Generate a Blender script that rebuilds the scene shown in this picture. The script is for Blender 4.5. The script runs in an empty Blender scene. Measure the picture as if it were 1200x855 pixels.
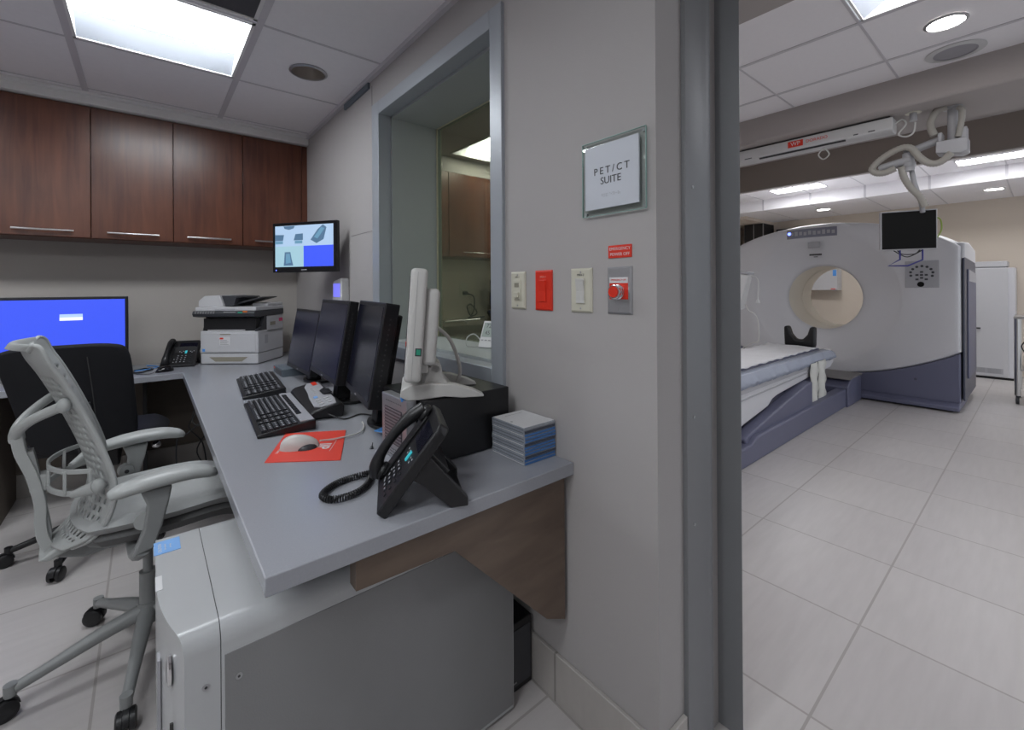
import bpy, bmesh, math, random
from mathutils import Vector, Matrix, Euler
random.seed(7)
S = bpy.context.scene
COL = S.collection
PI = math.pi

# ------------------------------------------------------------------ camera
cam_d = bpy.data.cameras.new('camera'); cam = bpy.data.objects.new('camera', cam_d); COL.objects.link(cam)
S.camera = cam
cam_d.sensor_fit = 'HORIZONTAL'; cam_d.sensor_width = 36.0
cam_d.lens = 518.0/1200*36
cam_d.shift_y = -90.5/1200
cam_d.clip_start = 0.02; cam_d.clip_end = 60
YAW = math.radians(39.6); ROLL = 0.006
Fv = Vector((math.sin(YAW), math.cos(YAW), 0)); Rv = Vector((math.cos(YAW), -math.sin(YAW), 0)); Uv = Vector((0, 0, 1))
ci = Rv*math.cos(ROLL) - Uv*math.sin(ROLL); cj = Rv*math.sin(ROLL) + Uv*math.cos(ROLL)
cam.matrix_world = Matrix(((ci.x, cj.x, -Fv.x, 0), (ci.y, cj.y, -Fv.y, 0), (ci.z, cj.z, -Fv.z, 1.24), (0, 0, 0, 1)))

# ------------------------------------------------------------------ world, exposure
W = bpy.data.worlds.new('world'); S.world = W; W.use_nodes = True
W.node_tree.nodes['Background'].inputs[0].default_value = (0.86, 0.92, 1.0, 1)
W.node_tree.nodes['Background'].inputs[1].default_value = .6
LAMP = 19.0      # brightness of the fluorescent lenses
LAMP_CT = 19.0
SPOT = 20.0
S.view_settings.view_transform = 'Standard'; S.view_settings.look = 'None'
S.view_settings.gamma = 1; S.view_settings.exposure = 0.50; S.view_settings.use_curve_mapping = False

# ------------------------------------------------------------------ materials
MATS = {}
def mat(name, col=(.5, .5, .5), rough=.5, metal=0, emit=None, es=1.0, noise=0, nscale=8, bump=0, bscale=60, spec=.5, coat=0, stretch=(1, 1, 1), col2=None, alpha=1):
    if name in MATS: return MATS[name]
    m = bpy.data.materials.new(name); m.use_nodes = True; MATS[name] = m
    nt = m.node_tree; b = nt.nodes['Principled BSDF']; I = b.inputs
    I['Base Color'].default_value = (*col, 1); I['Roughness'].default_value = rough; I['Metallic'].default_value = metal
    I['Specular IOR Level'].default_value = spec; I['Coat Weight'].default_value = coat
    if emit: I['Emission Color'].default_value = (*emit, 1); I['Emission Strength'].default_value = es
    tc = nt.nodes.new('ShaderNodeTexCoord'); mp = nt.nodes.new('ShaderNodeMapping'); mp.inputs['Scale'].default_value = stretch
    nt.links.new(tc.outputs['Object'], mp.inputs[0])
    n = nt.nodes.new('ShaderNodeTexNoise'); n.inputs['Scale'].default_value = nscale; n.inputs['Detail'].default_value = 5
    nt.links.new(mp.outputs[0], n.inputs[0])
    mx = nt.nodes.new('ShaderNodeMix'); mx.data_type = 'RGBA'
    c2 = col2 if col2 else tuple(c*(1-noise) for c in col)
    if noise == 0 and not col2: c2 = tuple(c*.97 for c in col)
    mx.inputs[6].default_value = (*col, 1); mx.inputs[7].default_value = (*c2, 1)
    nt.links.new(n.outputs[0], mx.inputs[0]); nt.links.new(mx.outputs[2], I['Base Color'])
    if bump:
        n2 = nt.nodes.new('ShaderNodeTexNoise'); n2.inputs['Scale'].default_value = bscale; n2.inputs['Detail'].default_value = 3
        nt.links.new(mp.outputs[0], n2.inputs[0])
        bp = nt.nodes.new('ShaderNodeBump'); bp.inputs['Strength'].default_value = bump; bp.inputs['Distance'].default_value = .002
        nt.links.new(n2.outputs[0], bp.inputs['Height']); nt.links.new(bp.outputs[0], I['Normal'])
    return m
def tile_mat(name, c1, c2, grout, bw, bh, ox, oy, plane='xy', mortar=.004, rough=.4):
    m = bpy.data.materials.new(name); m.use_nodes = True; MATS[name] = m
    nt = m.node_tree; b = nt.nodes['Principled BSDF']; I = b.inputs; I['Roughness'].default_value = rough
    tc = nt.nodes.new('ShaderNodeTexCoord'); sx = nt.nodes.new('ShaderNodeSeparateXYZ'); cx = nt.nodes.new('ShaderNodeCombineXYZ')
    nt.links.new(tc.outputs['Object'], sx.inputs[0])
    a, c = {'xy': (0, 1), 'yz': (1, 2), 'xz': (0, 2)}[plane]
    nt.links.new(sx.outputs[a], cx.inputs[0]); nt.links.new(sx.outputs[c], cx.inputs[1])
    mp = nt.nodes.new('ShaderNodeMapping'); mp.inputs['Location'].default_value = (ox, oy, 0); nt.links.new(cx.outputs[0], mp.inputs[0])
    br = nt.nodes.new('ShaderNodeTexBrick'); br.offset = 0; br.squash = 1
    br.inputs['Scale'].default_value = 1; br.inputs['Brick Width'].default_value = bw; br.inputs['Row Height'].default_value = bh
    br.inputs['Mortar Size'].default_value = mortar; br.inputs['Mortar Smooth'].default_value = .1
    br.inputs['Color1'].default_value = (*c1, 1); br.inputs['Color2'].default_value = (*c2, 1); br.inputs['Mortar'].default_value = (*grout, 1)
    nt.links.new(mp.outputs[0], br.inputs[0])
    m2 = nt.nodes.new('ShaderNodeMapping'); m2.inputs['Scale'].default_value = (3, 22, 10); nt.links.new(tc.outputs['Object'], m2.inputs[0])
    n = nt.nodes.new('ShaderNodeTexNoise'); n.inputs['Scale'].default_value = 1.6; n.inputs['Detail'].default_value = 6; nt.links.new(m2.outputs[0], n.inputs[0])
    mr = nt.nodes.new('ShaderNodeMapRange'); mr.inputs[3].default_value = .90; mr.inputs[4].default_value = 1.08; nt.links.new(n.outputs[0], mr.inputs[0])
    mu = nt.nodes.new('ShaderNodeVectorMath'); mu.operation = 'SCALE'
    nt.links.new(br.outputs[0], mu.inputs[0]); nt.links.new(mr.outputs[0], mu.inputs['Scale']); nt.links.new(mu.outputs[0], I['Base Color'])
    return m
def wood_mat(name, c1, c2, rough=.35, coat=.2, sc=(14, 14, 1.1)):
    m = bpy.data.materials.new(name); m.use_nodes = True; MATS[name] = m
    nt = m.node_tree; b = nt.nodes['Principled BSDF']; I = b.inputs; I['Roughness'].default_value = rough; I['Coat Weight'].default_value = coat; I['Coat Roughness'].default_value = .25
    tc = nt.nodes.new('ShaderNodeTexCoord'); mp = nt.nodes.new('ShaderNodeMapping'); mp.inputs['Scale'].default_value = sc
    nt.links.new(tc.outputs['Object'], mp.inputs[0])
    n = nt.nodes.new('ShaderNodeTexNoise'); n.inputs['Scale'].default_value = 2; n.inputs['Detail'].default_value = 8; n.inputs['Distortion'].default_value = .6
    nt.links.new(mp.outputs[0], n.inputs[0])
    n2 = nt.nodes.new('ShaderNodeTexNoise'); n2.inputs['Scale'].default_value = 2.2; nt.links.new(tc.outputs['Object'], n2.inputs[0])
    ad = nt.nodes.new('ShaderNodeMath'); ad.operation = 'AVERAGE' if False else 'ADD'; nt.links.new(n.outputs[0], ad.inputs[0]); nt.links.new(n2.outputs[0], ad.inputs[1])
    cr = nt.nodes.new('ShaderNodeMapRange'); cr.inputs[1].default_value = .75; cr.inputs[2].default_value = 1.25; nt.links.new(ad.outputs[0], cr.inputs[0])
    mx = nt.nodes.new('ShaderNodeMix'); mx.data_type = 'RGBA'; mx.inputs[6].default_value = (*c1, 1); mx.inputs[7].default_value = (*c2, 1)
    nt.links.new(cr.outputs[0], mx.inputs[0]); nt.links.new(mx.outputs[2], I['Base Color'])
    return m
def glass_mat(name, tint, refl, rough=0):
    m = bpy.data.materials.new(name); m.use_nodes = True; MATS[name] = m
    nt = m.node_tree; nt.nodes.remove(nt.nodes['Principled BSDF']); o = nt.nodes['Material Output']
    t = nt.nodes.new('ShaderNodeBsdfTransparent'); t.inputs[0].default_value = (*tint, 1)
    g = nt.nodes.new('ShaderNodeBsdfGlossy'); g.inputs['Roughness'].default_value = rough; g.inputs[0].default_value = (.9, .95, .88, 1)
    lw = nt.nodes.new('ShaderNodeLayerWeight'); lw.inputs[0].default_value = .3
    mr = nt.nodes.new('ShaderNodeMapRange'); mr.inputs[3].default_value = refl; mr.inputs[4].default_value = min(1, refl+.35); nt.links.new(lw.outputs['Fresnel'], mr.inputs[0])
    mx = nt.nodes.new('ShaderNodeMixShader'); nt.links.new(mr.outputs[0], mx.inputs[0]); nt.links.new(t.outputs[0], mx.inputs[1]); nt.links.new(g.outputs[0], mx.inputs[2])
    nt.links.new(mx.outputs[0], o.inputs[0]); return m

M_wall = mat('wall_paint', (.44, .42, .415), .75, noise=.05, nscale=2, bump=.15, bscale=250)
M_wallb = mat('back_wall_paint', (.46, .43, .40), .8, noise=.04, nscale=2, bump=.1, bscale=250)
M_ctwall = mat('ct_wall_paint', (.70, .62, .53), .85, noise=.03, nscale=2)
M_brown = mat('unlit_header_brown', (.25, .21, .185), .85, noise=.04, nscale=2)  # dark tone puts the unlit header's shade into its brown
M_taupe = mat('taupe_beam_paint', (.42, .385, .37), .85, noise=.03, nscale=2)
M_ceil = mat('ceiling_tile_white', (.90, .88, .90), .95, noise=.06, nscale=40, bump=.3, bscale=300)
M_ceil2 = mat('ceiling_tile_ct', (.90, .88, .90), .95, noise=.04, nscale=40, bump=.2, bscale=300)
M_grid = mat('ceiling_grid_metal', (.62, .60, .63), .5)
M_fascia = mat('fascia_white', (.78, .77, .77), .6)
M_floor = tile_mat('floor_tile', (.53, .502, .495), (.56, .532, .522), (.38, .35, .335), .533, .530, .13, -.44+.53*20, rough=.38)
M_base = tile_mat('base_tile_yz', (.45, .425, .40), (.47, .44, .42), (.27, .25, .23), .533, .6, -.41+.533*20, .2, 'yz')
M_base2 = tile_mat('base_tile_xz', (.45, .425, .40), (.47, .44, .42), (.27, .25, .23), .533, .6, .13+.533*20, .2, 'xz')
M_frame = mat('frame_metal_grey', (.40, .43, .47), .38, .15, noise=.04, nscale=5)
M_jamb = mat('jamb_metal_grey', (.23, .234, .245), .42, .2, noise=.04, nscale=5)
M_reveal = mat('reveal_paint', (.40, .43, .43), .45, noise=.03, nscale=3)
M_caulk = mat('caulk_beige', (.55, .53, .38), .7)
M_glass = glass_mat('lead_glass', (.66, .68, .59), .03)
M_sglass = glass_mat('sign_glass', (.95, .98, .97), .04)
M_gedge = mat('glass_edge_green', (.34, .52, .48), .2, spec=.8)
M_cherry = wood_mat('cherry_wood', (.070, .019, .010), (.155, .052, .026), .34, .25)
M_brack = wood_mat('bracket_wood', (.105, .072, .052), (.165, .118, .088), .4, .1, (3, 3, 12))
M_desk = mat('desk_laminate', (.36, .37, .405), .22, noise=.12, nscale=260)
M_deskedge = mat('desk_edge', (.30, .30, .34), .35, noise=.1, nscale=260)
M_under = mat('panel_brown_and_shade', (.14, .115, .095), .7, noise=.1)  # dark brown of supports and worktop; also paints shade on the back wall
M_steel = mat('brushed_steel', (.62, .61, .60), .28, 1, noise=.1, nscale=30, stretch=(1, 1, 12))
M_alu = mat('satin_aluminium', (.45, .45, .47), .4, .8)
M_chrome = mat('chrome', (.8, .8, .82), .08, 1)
M_black = mat('black_plastic', (.013, .013, .015), .38, noise=.2, bump=.1, bscale=400)
M_blackg = mat('black_gloss', (.008, .008, .010), .12)
M_blackm = mat('black_metal', (.012, .012, .014), .45, noise=.2)
M_dark = mat('dark_grey_plastic', (.045, .047, .055), .4)
M_scr = mat('dark_screen', (.006, .007, .016), .22)
M_scrb = mat('blue_reflection_screen', (.006, .007, .016), .25, emit=(.03, .03, .35), es=.012)  # faint blue glow imitates a reflection on a dark screen
M_key = mat('key_grey', (.03, .031, .036), .4)
M_legend = mat('key_legend', (.55, .56, .6), .5)
M_slate = mat('slate_plastic', (.12, .15, .18), .45)
M_wht = mat('white_plastic', (.63, .63, .63), .35)
M_cream = mat('cream_plastic', (.62, .60, .50), .35)
M_creamd = mat('cream_plastic_shade', (.30, .28, .22), .5)
M_off = mat('off_white_plastic', (.60, .59, .57), .35)
M_prn = mat('printer_white', (.58, .58, .60), .38)
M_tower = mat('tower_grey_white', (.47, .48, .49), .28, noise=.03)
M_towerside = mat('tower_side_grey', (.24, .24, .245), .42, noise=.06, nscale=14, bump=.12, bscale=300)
M_seam = mat('seam_dark', (.05, .05, .05), .7)
M_chair = mat('chair_light_grey', (.43, .445, .44), .36)
M_chaird = mat('chair_mid_grey', (.27, .28, .28), .4)
M_mesh = mat('chair_fabric_grey', (.42, .43, .43), .8, noise=.12, nscale=300, bump=.4, bscale=500)
M_meshside = mat('chair_cushion_side', (.15, .15, .15), .8, noise=.2, nscale=200)
M_blkfab = mat('black_fabric', (.013, .0135, .017), .7, spec=.3, noise=.3, nscale=250, bump=.4, bscale=500)
M_red = mat('red_plastic', (.75, .035, .015), .35)
M_redpad = mat('red_mousepad', (.80, .06, .035), .5, noise=.06, nscale=50)
M_paper = mat('white_paper', (.72, .72, .73), .6)
M_signp = mat('sign_plate_white', (.60, .63, .69), .5)
M_ink = mat('ink_dark', (.05, .05, .055), .5)
M_inkg = mat('ink_grey', (.30, .30, .31), .5)
M_blue = mat('label_blue', (.10, .35, .85), .5)
M_bluel = mat('sticker_light_blue', (.22, .45, .85), .5)
M_cdblue = mat('disc_case_blue', (.02, .13, .42), .25, noise=.5, nscale=20, col2=(.12, .25, .5))
M_cdclear = mat('disc_case_clear', (.42, .45, .50), .15, noise=.4, nscale=90)
M_cddark = mat('disc_case_tray', (.06, .07, .10), .3)
M_green = mat('green_plastic', (.03, .35, .22), .4)
M_orange = mat('orange_plastic', (.8, .2, .03), .4)
M_teal = mat('teal_light', (.05, .5, .55), .4, emit=(.05, .5, .6), es=.3)
M_ct = mat('scanner_white', (.66, .66, .69), .38, noise=.02)
M_ctin = mat('scanner_bore_white', (.84, .80, .72), .35)
M_ctp = mat('scanner_slate_purple', (.135, .14, .215), .42, noise=.05)
M_ctpd = mat('scanner_side_dark', (.075, .08, .115), .4)
M_ctpan = mat('scanner_panel_grey', (.42, .42, .45), .4)
M_sheet = mat('white_sheet', (.72, .72, .74), .85, bump=.5, bscale=25)
M_drape = mat('clear_plastic_drape', (.40, .44, .54), .25)
M_strap = mat('white_strap', (.70, .70, .66), .8)
M_tube = mat('corrugated_sleeve', (.42, .40, .36), .6)
M_armw = mat('arm_light_grey', (.44, .44, .46), .4)
M_bluec = mat('blue_cable', (.03, .03, .22), .4)
M_yel = mat('yellow_green_cable', (.25, .35, .05), .4)
M_cablew = mat('white_cable', (.6, .6, .58), .4)
M_grille = mat('perforated_grille', (.10, .10, .11), .6, noise=.6, nscale=500)
M_refl = mat('lamp_reflector', (.40, .43, .48), .45)
M_lens = mat('lamp_lens', (.9, .9, .9), .5, emit=(.93, .97, 1.0), es=LAMP)
M_lensct = mat('lamp_lens_ct', (.9, .9, .9), .5, emit=(.96, .97, 1.0), es=LAMP_CT)
M_spot = mat('downlight_lens', (.9, .9, .9), .5, emit=(1, .97, .92), es=SPOT)
M_speak = mat('speaker_grille', (.42, .41, .44), .8, noise=.3, nscale=400)
M_bluescr = mat('blue_screen', (.02, .02, .1), .4, emit=(.045, .10, .90), es=.72)
M_scrw = mat('screen_window', (.1, .1, .1), .4, emit=(.35, .5, .95), es=.9)
M_scrw2 = mat('screen_window_light', (.1, .1, .1), .4, emit=(.75, .8, .95), es=.9)
M_lcd = mat('lcd_green_grey', (.28, .34, .30), .3)
M_blueled = mat('blue_led', (.02, .02, .3), .4, emit=(.1, .15, 1), es=4)

# ------------------------------------------------------------------ geometry helpers
def nb(): return bmesh.new()
def _x(vs, M):
    if M is not None:
        for v in vs: v.co = M @ v.co
def box(bm, x0, x1, y0, y1, z0, z1, M=None, bev=0, seg=2):
    vs = [bm.verts.new((x, y, z)) for z in (z0, z1) for y in (y0, y1) for x in (x0, x1)]
    fs = [bm.faces.new([vs[i] for i in q]) for q in ((0, 2, 3, 1), (4, 5, 7, 6), (0, 1, 5, 4), (2, 6, 7, 3), (0, 4, 6, 2), (1, 3, 7, 5))]
    if bev:
        es = {e for f in fs for e in f.edges}
        r = bmesh.ops.bevel(bm, geom=list(es), offset=bev, segments=seg, affect='EDGES', profile=.5)
        vs = list({v for f in r['faces'] for v in f.verts} | {v for v in vs if v.is_valid})
    _x(vs, M); return vs
def prism(bm, poly, a0, a1, axis='y', M=None):
    """polygon in the two other axes, extruded from a0 to a1 along axis"""
    def P(p, a):
        return {'x': (a, p[0], p[1]), 'y': (p[0], a, p[1]), 'z': (p[0], p[1], a)}[axis]
    A = [bm.verts.new(P(p, a0)) for p in poly]; B = [bm.verts.new(P(p, a1)) for p in poly]
    n = len(poly); fs = [bm.faces.new(A), bm.faces.new(B[::-1])]
    for i in range(n): fs.append(bm.faces.new((A[i], B[i], B[(i+1) % n], A[(i+1) % n])))
    bmesh.ops.recalc_face_normals(bm, faces=fs)
    _x(A+B, M); return A+B
def cyl(bm, p0, p1, r0, r1=None, seg=20, M=None, cap=True):
    p0, p1 = Vector(p0), Vector(p1); r1 = r0 if r1 is None else r1
    d = (p1-p0).normalized(); u = d.orthogonal().normalized(); w = d.cross(u)
    A, B = [], []
    for i in range(seg):
        a = 2*PI*i/seg; o = u*math.cos(a)+w*math.sin(a)
        A.append(bm.verts.new(p0+o*r0)); B.append(bm.verts.new(p1+o*r1))
    for i in range(seg): bm.faces.new((A[i], A[(i+1) % seg], B[(i+1) % seg], B[i]))
    if cap: bm.faces.new(A[::-1]); bm.faces.new(B)
    _x(A+B, M)
def smooth_pts(pts, n=6):
    pts = [Vector(p) for p in pts]
    if len(pts) < 3: return pts
    out = []
    for i in range(len(pts)-1):
        p0 = pts[max(i-1, 0)]; p1 = pts[i]; p2 = pts[i+1]; p3 = pts[min(i+2, len(pts)-1)]
        for k in range(n):
            t = k/n
            out.append(.5*((2*p1)+(p2-p0)*t+(2*p0-5*p1+4*p2-p3)*t*t+(3*p1-p0-3*p2+p3)*t**3))
    out.append(pts[-1]); return out
def tube(bm, pts, r, seg=8, smooth=True, n=6, M=None, rs=None, flat=1.0, up=None):
    P = smooth_pts(pts, n) if smooth else [Vector(p) for p in pts]
    N = len(P); rings = []; prev = None
    for i, p in enumerate(P):
        t = (P[min(i+1, N-1)]-P[max(i-1, 0)]).normalized()
        if up is not None:
            u = Vector(up); u = (u-t*u.dot(t)).normalized()
        elif prev is None: u = t.orthogonal().normalized()
        else:
            u = prev-t*prev.dot(t); u = u.normalized() if u.length > 1e-6 else t.orthogonal().normalized()
        prev = u; w = t.cross(u)
        if rs:
            f = i/(N-1)*(len(rs)-1); k = min(int(f), len(rs)-2); rr = rs[k]+(rs[k+1]-rs[k])*(f-k)
        else: rr = r(i) if callable(r) else r
        rings.append([bm.verts.new(p+(u*math.cos(2*PI*j/seg)*flat+w*math.sin(2*PI*j/seg))*rr) for j in range(seg)])
    for a, b in zip(rings, rings[1:]):
        for j in range(seg): bm.faces.new((a[j], a[(j+1) % seg], b[(j+1) % seg], b[j]))
    bm.faces.new(rings[0][::-1]); bm.faces.new(rings[-1])
    for R in rings: _x(R, M)
def lathe(bm, prof, c=(0, 0, 0), axis='z', seg=32, M=None, closed=False):
    c = Vector(c); rings = []
    for r, h in prof:
        R = []
        for j in range(seg):
            a = 2*PI*j/seg; x, y = r*math.cos(a), r*math.sin(a)
            R.append(bm.verts.new(c+Vector({'z': (x, y, h), 'x': (h, x, y), 'y': (y, h, x)}[axis])))
        rings.append(R)
    for a, b in zip(rings, rings[1:]):
        for j in range(seg):
            bm.faces.new((a[j], a[(j+1) % seg], b[(j+1) % seg], b[j]))
    if not closed:
        bm.faces.new(rings[0][::-1]); bm.faces.new(rings[-1])
    for R in rings: _x(R, M)
def quad(bm, a, b, c, d, M=None):
    vs = [bm.verts.new(p) for p in (a, b, c, d)]; bm.faces.new(vs); _x(vs, M)
def ell(bm, c, r, M=None, seg=20, rings=12):
    v = bmesh.ops.create_uvsphere(bm, u_segments=seg, v_segments=rings, radius=1)['verts']
    for q in v: q.co = Vector((q.co.x*r[0]+c[0], q.co.y*r[1]+c[1], q.co.z*r[2]+c[2]))
    _x(v, M)
def obj(name, bm, m, parent=None, smooth=False, bev=0, seg=2, sub=0, solid=0, label=None, ang=40, origin=None):
    bmesh.ops.recalc_face_normals(bm, faces=bm.faces[:])
    me = bpy.data.meshes.new(name); bm.to_mesh(me); bm.free()
    me.materials.append(m)
    o = bpy.data.objects.new(name, me); COL.objects.link(o)
    if smooth or bev:
        for p in me.polygons: p.use_smooth = True
        try: me.set_sharp_from_angle(angle=math.radians(ang))
        except Exception: pass
    if solid:
        s = o.modifiers.new('solidify', 'SOLIDIFY'); s.thickness = solid; s.offset = 0
    if bev:
        b = o.modifiers.new('bevel', 'BEVEL'); b.width = bev; b.segments = seg; b.limit_method = 'ANGLE'; b.angle_limit = math.radians(35)
    if sub:
        s = o.modifiers.new('sub', 'SUBSURF'); s.levels = sub; s.render_levels = sub
    if parent: o.parent = parent
    if label: o['label'] = label
    return o
def struct(name, bm, m, parent=None, **k):
    o = obj(name, bm, m, parent, **k)
    if parent is None: o['kind'] = 'structure'
    return o
def tag(o, label, cat, group=None):
    o['label'] = label; o['category'] = cat
    if group: o['group'] = group
    return o
def thing(name, label, cat, loc=(0, 0, 0), rz=0, group=None):
    o = bpy.data.objects.new(name, None); COL.objects.link(o); o.empty_display_size = .05
    o.location = loc; o.rotation_euler = (0, 0, rz); return tag(o, label, cat, group)
def text(name, s, size, m, parent, M, ext=.0004, align='CENTER', sp=1.0, label=None, bold=0):
    cu = bpy.data.curves.new('t', 'FONT'); cu.body = s; cu.size = size; cu.extrude = ext; cu.align_x = align; cu.align_y = 'CENTER'; cu.space_character = sp; cu.offset = bold
    cu.resolution_u = 3
    t = bpy.data.objects.new('t', cu); COL.objects.link(t); bpy.context.view_layer.update()
    me = bpy.data.meshes.new_from_object(t.evaluated_get(bpy.context.evaluated_depsgraph_get()))
    bpy.data.objects.remove(t); bpy.data.curves.remove(cu)
    me.transform(M); me.materials.clear(); me.materials.append(m); me.name = name
    o = bpy.data.objects.new(name, me); COL.objects.link(o); o.parent = parent
    if label: o['label'] = label
    return o
def basis(o, x, y, z):
    x, y, z = Vector(x), Vector(y), Vector(z)
    return Matrix(((x.x, y.x, z.x, o[0]), (x.y, y.y, z.y, o[1]), (x.z, y.z, z.z, o[2]), (0, 0, 0, 1)))
def Rz(a): return Matrix.Rotation(a, 4, 'Z')
def T(x, y, z): return Matrix.Translation((x, y, z))

# ================================================================== SETTING
D = .95; WX = 1.302; YC = .60; YB = 3.92; CZ = 2.39; CTZ = 2.68; YL = 3.83; XF = 9.1
b = nb(); box(b, -2.6, 9.3, -3.2, 4.0, -.08, 0); struct('floor', b, M_floor)

# partition between control room and scanner room, with the window opening
b = nb()
wy0, wy1, wz0, wz1 = 1.248, 2.22, .955, 2.155
def wallblock(bm, y0, y1, z0, z1): box(bm, D, WX, y0, y1, z0, z1)
wallblock(b, YC, wy0, 0, 2.96); wallblock(b, wy1, 4.0, 0, 2.96); wallblock(b, wy0, wy1, 0, wz0); wallblock(b, wy0, wy1, wz1, 2.96)
struct('wall_right', b, M_wall)
b = nb(); box(b, -2.6, D, YB, YB+.1, 0, 2.5); struct('wall_back', b, M_wallb)
b = nb(); box(b, -2.6, -2.5, -3.2, YB, 0, 2.5); struct('wall_left', b, M_wall)
b = nb(); box(b, -2.6, D, -3.3, -3.2, 0, 2.5); struct('wall_behind', b, M_wall)
b = nb(); box(b, D, WX, -3.2, -.65, 0, 2.96); box(b, D, WX, -.65, YC-.0, 2.2, 2.96); struct('wall_front', b, M_wall)
b = nb(); box(b, WX, XF, YL, YL+.1, 0, 3.0); struct('wall_scanner_left', b, M_ctwall)
b = nb(); box(b, XF, XF+.1, -3.2, YL, 0, 3.0); struct('wall_scanner_back', b, M_ctwall)

# control room ceiling: tiles in a grid
gx = [-.265+.65*k for k in range(-4, 3)]; gy = [2.17+.652*k for k in range(-9, 3)]
xs = sorted(set([-2.5]+[g for g in gx if g < D]+[D])); ys = sorted(set([-3.2]+[g for g in gy if g < 3.56]+[3.56]))
open_tiles = [(-.265, 2.17), (-1.565, 2.17), (-.915, .214), (-1.565, -.438), (-1.565, -2.394)]
grille_tiles = [(-.265, 1.518)]
def is_open(x, y, L): return any(abs(x-a) < .03 and abs(y-c) < .03 for a, c in L)
b = nb()
for i in range(len(xs)-1):
    for j in range(len(ys)-1):
        if is_open(xs[i], ys[j], open_tiles+grille_tiles): continue
        if abs(xs[i]-.385) < .02 and abs(ys[j]-2.17) < .02:
            cx0, cy0, n_ = .668, 2.49, 48; oo, ii = [], []
            for k in range(n_):
                a = 2*PI*k/n_+PI/n_; c_, s_ = math.cos(a), math.sin(a)
                tx = ((xs[i+1]-cx0) if c_ > 0 else (xs[i]-cx0))/c_ if abs(c_) > 1e-6 else 9; ty = ((ys[j+1]-cy0) if s_ > 0 else (ys[j]-cy0))/s_ if abs(s_) > 1e-6 else 9
                tt = min(tx, ty); oo.append(b.verts.new((cx0+c_*tt, cy0+s_*tt, CZ))); ii.append(b.verts.new((cx0+c_*.084, cy0+s_*.084, CZ)))
            for k in range(n_): b.faces.new((oo[k], oo[(k+1) % n_], ii[(k+1) % n_], ii[k]))
            continue
        box(b, xs[i], xs[i+1], ys[j], ys[j+1], CZ, CZ+.02)
box(b, -2.5, D, 3.56, YB, CZ, CZ+.02)
struct('ceiling', b, M_ceil)
b = nb()
for x in xs[1:-1]: box(b, x-.014, x+.014, -3.2, 3.56, CZ-.004, CZ+.002)
for y in ys[1:-1]: box(b, -2.5, D, y-.006, y+.006, CZ-.003, CZ+.002)
struct('trim_1', b, M_grid)
b = nb(); box(b, D-.022, D, -3.2, 3.56, CZ-.022, CZ+.0); struct('trim_2', b, M_grid)
b = nb(); box(b, -2.5, D, 3.55, 3.62, 2.325, CZ); box(b, -2.5, D, 3.52, 3.56, CZ-.02, CZ); struct('trim_3', b, M_fascia, bev=.004)

# base tiles
b = nb(); box(b, D-.012, D, YC-.012, YB, 0, .143); struct('baseboard_right', b, M_base, bev=.002)
b = nb(); box(b, D-.012, 1.06, YC-.012, YC, 0, .143); struct('baseboard_return', b, M_base2, bev=.002)
b = nb(); box(b, -2.5, D-.012, YB-.012, YB, 0, .143); struct('baseboard_back', b, M_base2, bev=.002)

# metal door frame in the opening (left jamb), hollow metal profile
b = nb()
prof = [(1.066, YC+.002), (1.066, .588), (1.160, .588), (1.166, .584), (1.190, .584), (1.196, .594), (1.208, .594), (1.214, .603), (1.232, .603), (1.250, .603),
        (1.250, .532), (1.262, .5385), (1.264, .585), (1.306, .601), (1.306, YC+.06), (1.066, YC+.06)]
prism(b, prof, 0, 2.2, 'z')
fr = struct('door_1', b, M_jamb, bev=.002)
b = nb()
for z in (.62, .9, 1.5): cyl(b, (1.10, .5882, z), (1.10, .586, z), .004, seg=10)
obj('screw', b, M_alu, fr)
b = nb(); box(b, 1.066, 1.305, -.66, -.575, 0, 2.2); struct('door_2', b, M_jamb)

# window: frame face, deep painted reveal, leaded glass
b = nb()
fo = .065
x0 = D-.014
box(b, x0, D+.055, wy0-fo, wy0+.002, wz0-.055, wz1+fo)
box(b, x0, D+.055, wy1-.002, wy1+fo+.02, wz0-.055, wz1+fo)
box(b, x0, D+.055, wy0+.002, wy1-.002, wz1-.002, wz1+fo)
box(b, x0, D+.055, wy0+.002, wy1-.002, wz0-.055, wz0+.002)
win = struct('window_1', b, M_frame, bev=.0025)
b = nb()
X2 = 1.275
for (ya, yb_, za, zb_) in ((wy0, wy0+.014, wz0, wz1), (wy1-.014, wy1, wz0, wz1), (wy0, wy1, wz1-.014, wz1), (wy0, wy1, wz0, wz0+.014)):
    box(b, D+.056, WX+.004, ya, yb_, za, zb_)
obj('window_reveal', b, M_reveal, win)
b = nb(); box(b, X2, X2+.012, wy0+.014, wy1-.014, wz0+.014, wz1-.014); obj('window_glass', b, M_glass, win)
b = nb(); box(b, X2-.004, X2, wy1-.028, wy1-.014, wz0+.014, wz1-.014); box(b, X2-.004, X2, wy0+.014, wy1-.014, wz1-.020, wz1-.014)
obj('glazing_seal', b, M_caulk, win)

# wall access panel joints beside the window
b = nb(); box(b, D-.0015, D, 2.330, 2.334, .76, 2.34); box(b, D-.0015, D, 2.334, 2.66, 1.553, 1.556); struct('trim_4', b, mat('joint_line', (.25, .24, .235), .8))
b = nb(); box(b, D-.012, D, 2.36, 2.74, 2.335, 2.367); struct('trim_5', b, M_slate)

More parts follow.
